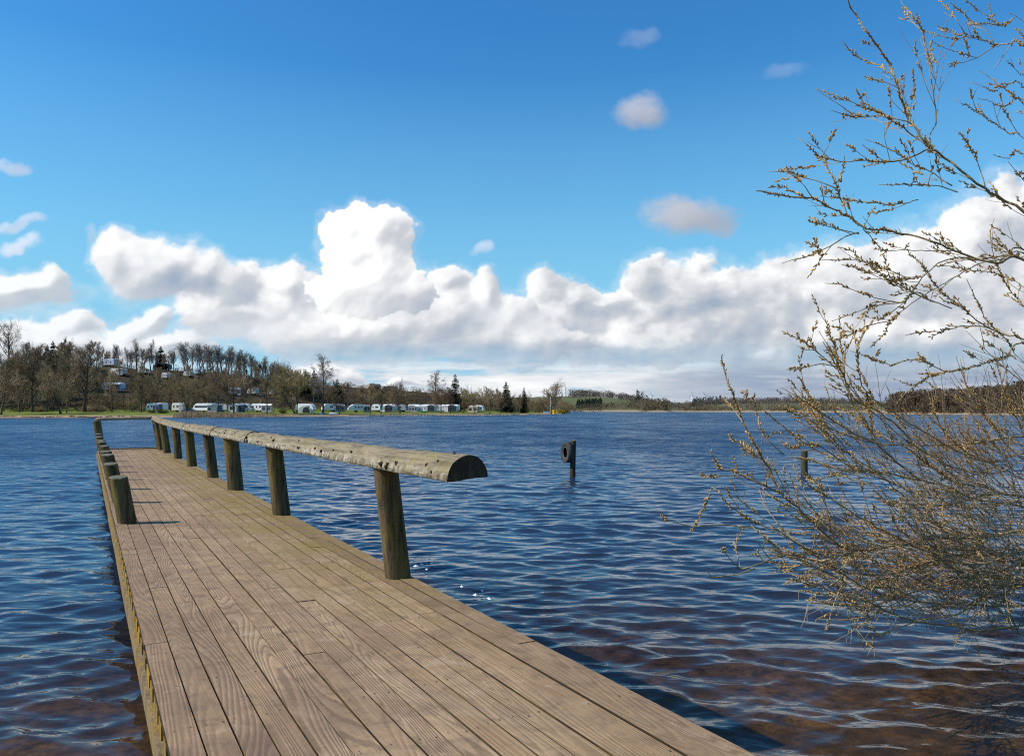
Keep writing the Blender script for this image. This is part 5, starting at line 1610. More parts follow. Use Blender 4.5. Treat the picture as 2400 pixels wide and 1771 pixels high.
d = sd_(781) + 7; x = (781 - 1200) / F * d; t = empty('rowing_boat', (x, d, gz(x, d) + .02), .1); tag(t, 'upturned white rowing boat on the grass bank', 'boat')
hull(2.8, 1.1, .48, True).build('hull', M_WHITE, t, True, True)
b = MB(); b.box((0, 0, .50), (2.3, .06, .06)); b.build('keel', M_PALEF, t)
d = sd_(752) + 8; x = (752 - 1200) / F * d; t = empty('rowing_boat', (x, d, gz(x, d) + .02), 1.2); tag(t, 'small white upturned dinghy at the foot of the tallest birch', 'boat')
hull(2.0, .9, .40, True).build('hull', M_WHITE, t, True, True)
b = MB(); b.box((0, 0, .42), (1.6, .06, .05)); b.build('keel', M_PALEF, t)
M_GREENBOAT = plain_mat('green_paint', (0.05, 0.30, 0.12), 0.4, 0.1, 2, 0.4)
d = sd_(993) + 19; x = (993 - 1200) / F * d; t = empty('canoe', (x, d, gz(x, d)), .03); tag(t, 'bright green canoe lying in front of an awning', 'canoe')
hull(2.6, .8, .42).build('hull', M_GREENBOAT, t, True, True)
b = MB(); b.box((.1, 0, .30), (.2, .66, .03)); b.build('seat', M_PALEF, t)

# orange tent, screen and pole on the tip
M_OR = plain_mat('orange_fabric', (0.72, 0.22, 0.02), 0.75, 0.08, 2, 0.2); M_YE = plain_mat('yellow_fabric', (0.85, 0.55, 0.03), 0.75, 0.08, 2, 0.2)
d = sd_(1298) + 7; x = (1298 - 1200) / F * d; t = empty('ridge_tent', (x, d, gz(x, d)), -.25); tag(t, 'orange and yellow tent on the tip of the point', 'tent')
b = MB(); b.prism([(-1.5, 0), (.35, 0), (.35, 1.45), (-.3, 1.75), (-1.5, 1.5)], 1.9); b.build('canopy', M_YE, t, False, True)
b = MB(); b.prism([(-1.53, 0.0), (-1.56, 1.52), (-2.1, .1)], 1.7); b.build('flap', M_OR, t, False, True)
b = MB(); b.box((-.55, -.955, .85), (.9, .02, .5)); b.build('panel', M_OR, t)
d = sd_(1280) + 8; x = (1280 - 1200) / F * d; t = empty('wind_screen', (x, d, gz(x, d)), .1); tag(t, 'white canvas wind screen left of the orange tent', 'screen')
for k in range(3):
    b = MB(); b.box((-.66 + k * .66, .1 * (k % 2), .55), (.64, .03, 1.1)); b.build('panel', M_PALEF, t)
for k in range(4):
    b = MB(); b.tube([(-.99 + .66 * k, .05, 0), (-.99 + .66 * k, .05, 1.25)], .025, 6); b.build('pole', M_SILVER, t)
d = sd_(1288) + 9; x = (1290 - 1200) / F * d; zb = gz(x, d); zt = CAMZ + (HOR - 930) / F * d
t = empty('flag_pole', (x, d, zb)); tag(t, 'plain white flagpole before the round-crowned tree', 'flagpole')
b = MB(); b.tube([(0, 0, 0), (0, 0, zt - zb)], [.14, .08], 8); b.build('pole', M_PALEF, t, True)
b = MB(); b.box((0, 0, .12), (.5, .5, .24)); b.build('foot', M_STRIPE, t)

# cabins on the ridge
M_ROOFD = plain_mat('dark_roof', (0.05, 0.045, 0.045), 0.8, 0.2, 1, 0.2); M_WALLB = plain_mat('brown_boards', (0.16, 0.11, 0.07), 0.85, 0.2, 1, 0.2)
for px, w_, bk, lab in ((879, 4.0, 112, 'dark-roofed cabin on the ridge, left one'), (914, 5.0, 110, 'dark-roofed cabin on the ridge, right of a smaller one')):
    d = sd_(px) + bk; x = (px - 1200) / F * d; t = empty('cabin', (x, d, gz(x, d) - 1.3)); tag(t, lab, 'cabin')
    b = MB(); b.box((0, 0, 1.2), (w_, 4, 2.4)); b.build('wall', M_WALLB, t)
    b = MB(); b.add([(-w_ / 2 - .3, -2.4, 2.2), (w_ / 2 + .3, -2.4, 2.2), (w_ / 2 + .3, 0, 3.6), (-w_ / 2 - .3, 0, 3.6), (-w_ / 2 - .3, 2.4, 2.2), (w_ / 2 + .3, 2.4, 2.2)], [(0, 1, 2, 3), (3, 2, 5, 4), (0, 3, 4), (1, 5, 2), (0, 4, 5, 1)]); b.build('roof', M_ROOFD, t)
    for k in (-1, 1):
        b = MB(); b.box((k * w_ * .25, -2.01, 1.35), (.9, .03, .8)); b.build('window', M_GLASS, t)

# ------------------------------------------------------------- posts standing in the lake
def mooring(px, yb, top, w_px, lean, lab, seed):
    d = F * CAMZ / (yb - HOR); x = (px - 1200) / F * d; h = (yb - top) / F * d; r = w_px / 2 / F * d
    t = empty('mooring_post', (x, d, 0)); tag(t, lab, 'post', 'mooring posts in the lake')
    rg = random.Random(seed); n = 16; b = MB(); vs = []; zs = [-2.2, -.2, .05, .2, h * .5, h - .02, h]
    fl = [1 + rg.uniform(-.06, .06) for _ in range(n)]
    for z in zs:
        for k in range(n):
            q = 2 * math.pi * k / n; rr = r * fl[k] * (1.05 if z < .2 else 1) * (.94 if z == h else 1) * rg.uniform(.985, 1.015)
            vs.append((rr * math.cos(q) + lean * z, rr * math.sin(q), z))
    b.add(vs, [(i * n + k, i * n + (k + 1) % n, (i + 1) * n + (k + 1) % n, (i + 1) * n + k) for i in range(len(zs) - 1) for k in range(n)]); b.build('shaft', M_MOOR, t, True)
    b = MB(); b.add(vs[-n:] + [(lean * h, 0, h + .012)], [(k, (k + 1) % n, n) for k in range(n)]); b.build('top', M_MOSSTOP, t, True)
    return x, d, h, r


M_MOOR = wood_mat('mooring_timber', (0.085, 0.065, 0.035), (0.03, 0.022, 0.014), (0.12, 0.095, 0.04), 0.4, 1.0, 0.9, 18)
M_MOSSTOP = plain_mat('mossy_top', (0.26, 0.25, 0.03), 0.95, 0.4, 20, 0.1)
xm, dm, hm, rm = mooring(1342, 1117, 1032, 13.5, .02, 'brown post in the lake with an old tyre hung on it', 3)
mooring(1885, 1112, 1056, 14.5, .0, 'plain shorter post in the lake behind the willow twigs', 4)
# tyre on the first post
R0 = 23 / F * dm; rt = .085; zc = CAMZ + (HOR - 1060) / F * dm
t = empty('car_tyre', (xm - rm - .075, dm - .05, zc), R(-70)); tag(t, 'worn black tyre hanging on the left side of the lake post', 'tyre')
b = MB(); n = 40; prof = [(.0, -rt), (.035, -rt * .92), (R0 * .42, -rt * .80), (R0 * .46, -rt * .55), (R0 * .36, -rt * .45), (.03, -rt * .7), (.03, rt * .7), (R0 * .36, rt * .45), (R0 * .46, rt * .55), (R0 * .42, rt * .80), (.035, rt * .92), (.0, rt)]
vs = []
for i in range(n):
    q = 2 * math.pi * i / n
    for (dr, ax) in prof:
        rr = R0 - dr; vs.append((rr * math.cos(q), ax, rr * math.sin(q) * 1.03))
m_ = len(prof)
b.add(vs, [(i * m_ + k, i * m_ + (k + 1) % m_, ((i + 1) % n) * m_ + (k + 1) % m_, ((i + 1) % n) * m_ + k) for i in range(n) for k in range(m_)])
M_OLDTYRE = plain_mat('old_tyre', (0.05, 0.045, 0.042), 0.8, 0.45, 14, 0.3)
b.build('carcass', M_OLDTYRE, t, True, True)
b = MB()
M_RIMG = plain_mat('worn_bead', (0.15, 0.135, 0.12), 0.7, 0.3, 20, 0.3)
b.tube([( (R0 * .565) * math.cos(2 * math.pi * i / 36), -rt * .70, (R0 * .58) * math.sin(2 * math.pi * i / 36)) for i in range(37)], .013, 6, False); b.build('bead', M_RIMG, t, True)
# flecks of foam drifting by the first rail post
m = plain_mat('foam', (0.75, 0.76, 0.78), 0.8, 0.1, 10, 0.3); b = MB(); rg = random.Random(6)
for (px, py) in ((975, 1333), (988, 1329), (1001, 1341), (1012, 1327), (1006, 1318), (1082, 1382), (1130, 1392), (1048, 1352), (965, 1322), (1115, 1402), (1148, 1410)):
    d = F * CAMZ / (py - HOR); x = (px - 1200) / F * d; s_ = rg.uniform(.012, .032)
    pts = [(x + s_ * rg.uniform(.6, 1.4) * math.cos(k * .785), d + s_ * 1.2 * rg.uniform(.6, 1.4) * math.sin(k * .785), 0.035) for k in range(8)]
    b.add(pts + [(x, d, .055)] , [(k, (k + 1) % 8, 8) for k in range(8)])
tag(b.build('foam', m), 'white foam flecks on the water beside the railing', None, None, 'stuff')
# ------------------------------------------------------------- the willow at the right
def TA(p): return (1700 + p[0] / 3.199, p[1] / 3.199)
def TB(p): return (1700 + p[0] / 3.199, 450 + p[1] / 3.199)
def TC(p): return (1550 + p[0] / 2.634, 800 + p[1] / 2.634)
def TD(p): return (1600 + p[0] / 2.66, 1150 + p[1] / 2.66)


# traced boughs: (frame, depth at base, depth at tip, radius mm at base, at tip, catkins share, polyline from base to tip)
BOUGHS = [
 (TA, 6.3, 5.9, 15, 2.6, .55, [(2300, 1640), (2100, 1510), (1950, 1420), (1830, 1330), (1700, 1230), (1600, 1150), (1530, 1100), (1420, 960), (1370, 905), (1340, 780), (1300, 660), (1260, 560), (1225, 470), (1130, 340), (1060, 240), (1000, 150), (935, 65), (925, 0)]),
 (TA, 6.0, 5.7, 4, 2, .75, [(1395, 930), (1370, 915), (1260, 885), (1080, 820), (900, 750), (770, 710), (665, 670)]),
 (TA, 6.0, 6.2, 3.4, 2, .75, [(1295, 640), (1210, 530), (1110, 480), (980, 420), (880, 315)]),
 (TA, 6.0, 5.8, 3, 2, .7, [(1305, 665), (1280, 650), (1200, 620), (1100, 590), (1045, 575)]),
 (TA, 6.1, 6.5, 5, 2.2, .6, [(1525, 1095), (1545, 990), (1590, 895), (1570, 740), (1545, 600), (1525, 420), (1480, 240), (1440, 170), (1370, 90), (1305, 0)]),
 (TA, 6.1, 5.6, 5, 2, .75, [(1530, 1105), (1480, 1060), (1400, 1010), (1300, 930), (1220, 885), (1150, 865), (980, 880), (900, 860), (785, 830)]),
 (TA, 6.1, 5.3, 5.5, 2.2, .75, [(1530, 1115), (1440, 1160), (1330, 1200), (1190, 1210), (1060, 1205), (900, 1210), (760, 1190), (680, 1150), (620, 1090), (545, 1035)]),
 (TB, 6.6, 5.2, 12, 2.4, .6, [(2300, 545), (2050, 530), (1900, 510), (1800, 475), (1700, 430), (1550, 370), (1450, 335), (1300, 310), (1200, 285), (1050, 275), (960, 215), (850, 145), (720, 80), (650, 40), (500, 40), (350, 10), (230, -5)]),
 (TA, 5.5, 5.3, 4, 2, .7, [(905, 1600), (870, 1500), (840, 1410), (820, 1370), (770, 1260), (720, 1180)]),
 (TA, 5.4, 5.2, 3.2, 2, .75, [(838, 1408), (700, 1360), (600, 1335), (500, 1295), (400, 1285), (330, 1283)]),
 (TA, 5.4, 5.5, 3, 2, .7, [(822, 1375), (850, 1360), (885, 1260), (890, 1160)]),
 (TA, 5.3, 5.0, 3, 1.8, .7, [(660, 1485), (560, 1470), (450, 1410), (330, 1405)]),
 (TA, 5.3, 5.0, 3, 1.8, .5, [(668, 1495), (600, 1400), (540, 1340), (470, 1290)]),
 (TA, 5.8, 5.5, 3, 1.8, .8, [(1450, 1500), (1270, 1530), (1100, 1520), (950, 1500), (830, 1480), (715, 1470)]),
 (TA, 6.2, 5.9, 4, 2, .7, [(1960, 1430), (1890, 1200), (1820, 1080), (1750, 990)]),
 (TA, 6.8, 6.4, 5, 2, .65, [(2300, 1090), (2150, 1010), (2000, 920), (1880, 830), (1780, 780), (1710, 740)]),
 (TA, 6.8, 6.6, 5, 2.2, .35, [(2300, 345), (2140, 335), (2025, 345), (1960, 310), (1800, 275), (1680, 230), (1570, 185)]),
 (TA, 6.6, 6.5, 3, 1.8, .6, [(1810, 282), (1700, 290), (1590, 270), (1500, 245)]),
 (TA, 6.6, 6.8, 3, 1.8, .5, [(1815, 278), (1750, 180), (1690, 100), (1590, -10)]),
 (TA, 6.7, 6.9, 3, 1.8, .5, [(2025, 340), (1960, 240), (1870, 180), (1790, 110), (1680, 20)]),
 (TA, 6.7, 6.3, 3.4, 1.8, .25, [(2020, 348), (1880, 435), (1780, 470), (1680, 475)]),
 (TA, 6.6, 6.2, 3, 1.8, .7, [(1885, 435), (1750, 400), (1650, 360), (1560, 320)]),
 (TA, 7.0, 6.9, 4.5, 2, .25, [(2300, 215), (2100, 190), (1985, 180), (1830, 185)]),
 (TA, 7.0, 7.2, 3, 1.8, .45, [(1985, 180), (2000, 110), (1970, 0)]),
 (TA, 7.0, 7.1, 3, 1.8, .5, [(1992, 125), (1900, 80), (1800, -5)]),
 (TA, 7.0, 6.8, 4.5, 2, .75, [(2300, 850), (2180, 740), (2130, 680), (2050, 640), (1980, 580), (1910, 525)]),
 (TA, 7.0, 6.7, 3.4, 1.8, .75, [(2300, 700), (2100, 650), (2010, 690), (1920, 640), (1840, 610)]),
 (TA, 7.0, 6.6, 3, 1.8, .75, [(2300, 800), (2100, 800), (1960, 755), (1890, 735)]),
 (TA, 6.9, 6.8, 4, 1.8, .7, [(2300, 640), (2220, 560), (2160, 500), (2110, 450)]),
 (TA, 6.6, 6.2, 4, 2, .7, [(2300, 1210), (2120, 1190), (2000, 1160)]),
 (TA, 6.6, 6.3, 4, 2, .65, [(2300, 1420), (2200, 1300), (2120, 1210)]),
 (TA, 6.2, 5.8, 4.5, 2, .7, [(1700, 1400), (1560, 1300), (1450, 1250), (1330, 1180), (1190, 1090), (1060, 1040)]),
 (TA, 6.2, 5.9, 4, 2, .7, [(1740, 1440), (1640, 1400), (1500, 1390), (1350, 1385), (1150, 1385)]),
 (TB, 6.7, 5.4, 9, 2, .2, [(2300, 470), (2100, 470), (1990, 490), (1870, 510), (1750, 490), (1600, 530), (1520, 600), (1450, 680), (1380, 780), (1340, 830), (1250, 900), (1170, 950)]),
 (TB, 5.3, 5.0, 4, 1.8, .5, [(1000, 300), (900, 330), (800, 400), (730, 430), (650, 470), (500, 510), (430, 530)]),
 (TB, 5.2, 5.0, 3, 1.8, .6, [(800, 400), (720, 490), (680, 560), (610, 650)]),
 (TB, 5.4, 5.6, 3, 1.8, .5, [(1035, 275), (1100, 350), (1180, 440)]),
 (TB, 6.2, 5.6, 3, 1.8, .2, [(1720, 440), (1500, 440), (1350, 435), (1180, 435), (1110, 430)]),
 (TB, 5.4, 5.5, 2.6, 1.8, .4, [(1040, 268), (1060, 210), (1120, 110)]),
 (TB, 5.4, 5.1, 3, 1.8, .7, [(1000, 310), (880, 290), (760, 255), (670, 235), (615, 210)]),
 (TB, 6.6, 5.3, 8, 1.8, .3, [(2300, 500), (2100, 500), (1900, 540), (1750, 620), (1650, 680), (1520, 750), (1400, 830), (1280, 930), (1230, 980), (1190, 1060), (1130, 1120), (1080, 1170)]),
 (TB, 5.6, 5.2, 3, 1.8, .6, [(1230, 965), (1080, 1000), (950, 1060), (810, 1120)]),
 (TB, 5.7, 5.2, 3, 1.8, .6, [(1340, 830), (1150, 845), (1050, 870), (930, 920), (800, 965)]),
 (TB, 5.7, 5.2, 3, 1.8, .55, [(1330, 828), (1150, 800), (1000, 750), (850, 700), (740, 680)]),
 (TB, 6.8, 6.0, 9, 2, .45, [(2300, 1140), (2130, 1080), (1980, 1020), (1860, 940), (1780, 870), (1680, 800), (1580, 700), (1530, 630), (1480, 560), (1420, 500), (1360, 430)]),
 (TB, 6.4, 5.7, 10, 2.2, .6, [(2300, 1160), (2100, 1230), (1950, 1280), (1800, 1320), (1650, 1350), (1520, 1390), (1430, 1440), (1350, 1510), (1280, 1590)]),
 (TB, 5.9, 5.4, 3.4, 2, .85, [(1640, 1352), (1450, 1250), (1340, 1265), (1240, 1290), (1150, 1270), (1050, 1230), (920, 1190)]),
 (TB, 6.3, 5.8, 3.4, 1.8, .5, [(1980, 1015), (1800, 1000), (1720, 1020), (1620, 1040), (1500, 1050), (1350, 1070)]),
 (TB, 6.0, 5.3, 4, 2, .6, [(1700, 870), (1500, 800), (1380, 740), (1250, 680), (1150, 600), (1060, 540), (950, 440), (840, 410)]),
 (TB, 6.0, 5.3, 3.4, 2, .7, [(1480, 640), (1350, 640), (1250, 600), (1160, 560), (1080, 530), (950, 510), (720, 510)]),
 (TB, 6.0, 5.5, 3, 1.8, .6, [(1420, 655), (1200, 660), (1100, 620), (990, 570), (880, 545)]),
 (TB, 5.6, 5.3, 5, 2, .7, [(960, 1600), (900, 1420), (830, 1260), (760, 1130), (700, 1040)]),
 (TB, 5.6, 5.2, 4, 2, .6, [(840, 1330), (740, 1240), (600, 1130), (500, 1080), (425, 1040)]),
 (TB, 5.6, 5.3, 3, 1.8, .5, [(850, 1310), (720, 1290), (600, 1310), (480, 1325)]),
 (TB, 5.8, 5.5, 4, 2, .65, [(1100, 1600), (1010, 1400), (990, 1200), (1040, 1000), (1050, 900)]),
 (TC, 6.2, 4.9, 13, 2.2, .55, [(2300, 1180), (2050, 1200), (1850, 1210), (1600, 1205), (1500, 1240), (1350, 1270), (1180, 1290), (1060, 1230), (980, 1160), (880, 1060), (800, 990), (730, 930), (690, 830), (640, 740), (590, 650), (540, 580), (500, 480), (470, 390), (430, 290), (400, 220), (380, 150), (378, 80)]),
 (TC, 5.2, 4.8, 5, 2, .65, [(730, 930), (640, 890), (570, 860), (480, 820), (430, 790)]),
 (TC, 4.9, 4.7, 3, 1.8, .6, [(470, 830), (380, 830), (300, 830), (235, 820)]),
 (TC, 5.0, 4.7, 3, 1.8, .65, [(430, 800), (370, 790), (330, 730), (290, 660)]),
 (TC, 6.8, 5.4, 12, 2.2, .45, [(2300, 1040), (2050, 990), (1900, 960), (1750, 890), (1600, 860), (1480, 830), (1400, 810), (1250, 800), (1080, 790), (950, 740), (800, 715)]),
 (TC, 7.0, 6.0, 10, 2.2, .4, [(2300, 985), (2100, 940), (2000, 900), (1900, 890), (1800, 860), (1650, 760), (1500, 640)]),
 (TC, 6.2, 5.2, 7, 2, .6, [(1600, 860), (1450, 740), (1350, 650), (1250, 600), (1130, 540), (1000, 450), (930, 400), (840, 340), (745, 285)]),
 (TC, 6.2, 5.6, 7, 2, .6, [(1650, 760), (1500, 560), (1350, 440), (1200, 360), (1130, 260), (1080, 150), (1000, 0)]),
 (TC, 6.3, 5.9, 5, 2, .6, [(1550, 640), (1400, 520), (1250, 380), (1170, 260), (1100, 100)]),
 (TC, 5.6, 5.0, 4, 2, .7, [(1200, 800), (1000, 660), (880, 620), (780, 540), (700, 480), (620, 420)]),
 (TC, 5.3, 5.1, 3.4, 2, .75, [(760, 700), (650, 600), (590, 470), (575, 380), (580, 315)]),
 (TC, 5.2, 4.9, 3.4, 2, .75, [(640, 740), (560, 690), (500, 640), (440, 600), (410, 550)]),
 (TC, 6.0, 5.3, 5, 2, .6, [(1500, 960), (1300, 780), (1150, 690), (1010, 560), (900, 480), (780, 460)]),
 (TC, 6.0, 5.6, 5, 2, .6, [(1250, 800), (1120, 640), (980, 470), (900, 310), (840, 210)]),
 (TC, 5.2, 4.8, 5, 2, .5, [(1000, 1320), (880, 1270), (700, 1170), (550, 1100), (430, 1020), (360, 940), (315, 900)]),
 (TC, 5.0, 4.5, 3.4, 2.0, .12, [(640, 1160), (480, 1140), (330, 1130), (200, 1140), (130, 1130), (0, 1080)]),
 (TC, 4.7, 4.6, 2.5, 1.6, .9, [(310, 905), (285, 980), (250, 1060), (215, 1140), (175, 1180)]),
 (TD, 6.0, 4.9, 11, 2, .1, [(2190, 255), (1950, 285), (1750, 290), (1550, 290), (1450, 310), (1300, 355), (1150, 350), (1050, 380), (950, 410), (870, 440), (760, 420), (640, 385), (520, 300), (420, 210)]),
 (TD, 6.3, 4.8, 10, 2, .12, [(2190, 820), (2000, 855), (1850, 870), (1650, 840), (1450, 810), (1300, 760), (1180, 700), (1100, 640), (1000, 560), (880, 500), (760, 440), (640, 400), (560, 340)]),
 (TD, 5.2, 5.0, 4, 1.6, .0, [(1050, 385), (1000, 500), (1000, 600), (1020, 720), (1050, 800), (1090, 900), (1130, 980), (1165, 940)]),
 (TD, 6.6, 5.4, 9, 2, .1, [(2190, 590), (1950, 660), (1850, 690), (1700, 770), (1580, 790), (1480, 810), (1300, 870), (1190, 900)]),
 (TD, 4.9, 4.5, 4.2, 2.2, .1, [(760, 390), (640, 400), (500, 440), (380, 485), (345, 480), (290, 420), (240, 355)]),
 (TD, 4.7, 4.4, 3.2, 2.0, .0, [(450, 480), (340, 520), (200, 540), (150, 500)]),
 (TD, 6.8, 5.6, 9, 2, .2, [(2190, 480), (2000, 420), (1800, 400), (1600, 440), (1400, 520), (1250, 560), (1100, 620), (900, 640), (720, 620)]),
 (TD, 6.9, 5.8, 9, 2, .15, [(2190, 700), (2050, 600), (1900, 560), (1700, 540), (1500, 560), (1350, 600), (1200, 600)]),
 (TD, 6.4, 5.4, 7, 2, .15, [(2190, 900), (2060, 800), (1950, 720), (1800, 600), (1650, 450), (1480, 330)]),
 (TD, 6.2, 5.2, 6, 2, .15, [(2190, 400), (2100, 500), (1950, 620), (1750, 700), (1550, 720), (1350, 720), (1150, 720), (950, 710), (780, 700)]),
 (TC, 6.9, 6.3, 8, 2, .5, [(2300, 760), (2150, 660), (2050, 520), (1950, 400), (1880, 260), (1840, 100)]),
 (TC, 6.9, 6.2, 7, 2, .5, [(2300, 880), (2100, 780), (1900, 690), (1750, 560), (1680, 420), (1640, 280)]),
 (TC, 7.0, 6.6, 7, 2, .5, [(2300, 620), (2200, 480), (2130, 360), (2090, 200), (2060, 60)]),
 (TB, 6.9, 6.6, 6, 2, .5, [(2300, 900), (2180, 800), (2080, 640), (2010, 460), (1990, 300), (2020, 200)]),
 (TB, 6.8, 6.4, 5, 2, .5, [(2300, 760), (2120, 640), (1900, 590), (1700, 560), (1560, 550)]),
 (TB, 6.9, 6.4, 5, 2, .5, [(2300, 1330), (2100, 1100), (1960, 960), (1880, 800), (1800, 660)]),
]

BR_ = random.Random(41)
for k in range(16):       # tangle low over the water
    y0 = BR_.uniform(1020, 1430); xe = BR_.uniform(1780, 2120); ye = y0 + BR_.uniform(-190, 60)
    BOUGHS.append((lambda p: p, BR_.uniform(6.0, 7.2), BR_.uniform(5.1, 6.3), BR_.uniform(5.5, 10.5), 2.2, .10,
                   [(2440, y0), (2440 - (2440 - xe) * .3, y0 + BR_.uniform(-20, 40)), (2440 - (2440 - xe) * .65, (y0 + ye) / 2 + BR_.uniform(0, 50)), (xe, ye)]))

M_WBARK = wood_mat('willow_bark', (0.36, 0.265, 0.125), (0.17, 0.12, 0.062), (0.42, 0.36, 0.12), 0.40, 1.0, 0.85, 14)
M_WTWIG = plain_mat('willow_shoots', (0.46, 0.31, 0.165), 0.7, 0.42, 6, 0.3)
M_CATKIN = plain_mat('willow_catkin', (0.47, 0.305, 0.115), 0.9, 0.42, 9, 0.15)
WR = random.Random(19)
TRUNK = np.array((6.5, 7.3, 0.0))
wroot = empty('willow_tree', tuple(TRUNK))
tag(wroot, 'budding willow reaching over the water from the right picture edge', 'tree')

# catkin prototype: a small spindle
ckn = 5
_ring = [(0.0, 0.10), (0.22, 0.75), (0.6, 1.0), (0.9, 0.55)]
CKV = np.array([(r * math.cos(2 * math.pi * k / ckn), r * math.sin(2 * math.pi * k / ckn), t) for t, r in _ring for k in range(ckn)] + [(0, 0, 1.0)])
CKF3 = []
for i in range(3):
    for k in range(ckn):
        a, b_, c_, d_ = i * ckn + k, i * ckn + (k + 1) % ckn, (i + 1) * ckn + (k + 1) % ckn, (i + 1) * ckn + k
        CKF3 += [(a, b_, c_), (a, c_, d_)]
for k in range(ckn): CKF3.append((3 * ckn + k, 3 * ckn + (k + 1) % ckn, 4 * ckn))
CKF3 = np.array(CKF3)


def catkins_mesh(items, parent):
    """items: (point, direction, length, radius)"""
    P = np.array([i[0] for i in items]); D = np.array([i[1] for i in items]); L_ = np.array([i[2] for i in items]); Rr = np.array([i[3] for i in items])
    D /= np.linalg.norm(D, axis=1, keepdims=True)
    ref = np.where(np.abs(D[:, 2:3]) > .9, np.array([[1.0, .2, 0]]), np.array([[.1, .2, 1.0]]))
    U = np.cross(D, ref); U /= np.linalg.norm(U, axis=1, keepdims=True); W_ = np.cross(D, U)
    V = P[:, None] + U[:, None] * (CKV[None, :, 0:1] * Rr[:, None, None]) + W_[:, None] * (CKV[None, :, 1:2] * Rr[:, None, None]) + D[:, None] * (CKV[None, :, 2:3] * L_[:, None, None])
    n = len(CKV)
    Fq = (np.arange(len(P))[:, None, None] * n + CKF3[None]).reshape(-1, 3)
    return np_mesh('catkins', V.reshape(-1, 3), Fq, M_CATKIN, True, parent)


def smooth_path(pts, step):
    """Catmull-Rom through the points"""
    P = [np.asarray(p, float) for p in pts]; P = [2 * P[0] - P[1]] + P + [2 * P[-1] - P[-2]]; out = []
    for i in range(1, len(P) - 2):
        n = max(1, int(np.linalg.norm(P[i + 1] - P[i]) / step))
        for k in range(n):
            t = k / n
            out.append(.5 * ((2 * P[i]) + (P[i + 1] - P[i - 1]) * t + (2 * P[i - 1] - 5 * P[i] + 4 * P[i + 1] - P[i + 2]) * t * t + (3 * P[i] - P[i - 1] - 3 * P[i + 1] + P[i + 2]) * t ** 3))
    out.append(P[-2]); return out


def put_catkins(cat, pts, frac0, spacing, prob=1.0, size=1.0):
    """catkins along the outer part of a shoot"""
    n = len(pts); L_ = 0; i0 = frac0 * (n - 1); k = 0; gap = WR.uniform(0, 3)
    tot = sum(np.linalg.norm(pts[i + 1] - pts[i]) for i in range(int(i0), n - 1))
    m_ = int(tot / spacing)
    g0 = WR.uniform(.15, .9); g1 = g0 + WR.uniform(.05, .2)
    for q in range(m_):
        t = q / max(1, m_)
        if g0 < t < g1 or t > .93 or WR.random() > prob: continue
        f = i0 + (n - 1 - i0) * t; i = min(int(f), n - 2); p = pts[i] + (pts[i + 1] - pts[i]) * (f - i)
        tg = pts[i + 1] - pts[i]; tg = tg / (np.linalg.norm(tg) + 1e-9)
        d = rot_off(WR, tg, WR.uniform(.38, .8)); d[2] += .08
        s_ = size * (1 - .35 * t) * WR.uniform(.75, 1.2)
        cat.append((p, d, .036 * s_, .0064 * s_))


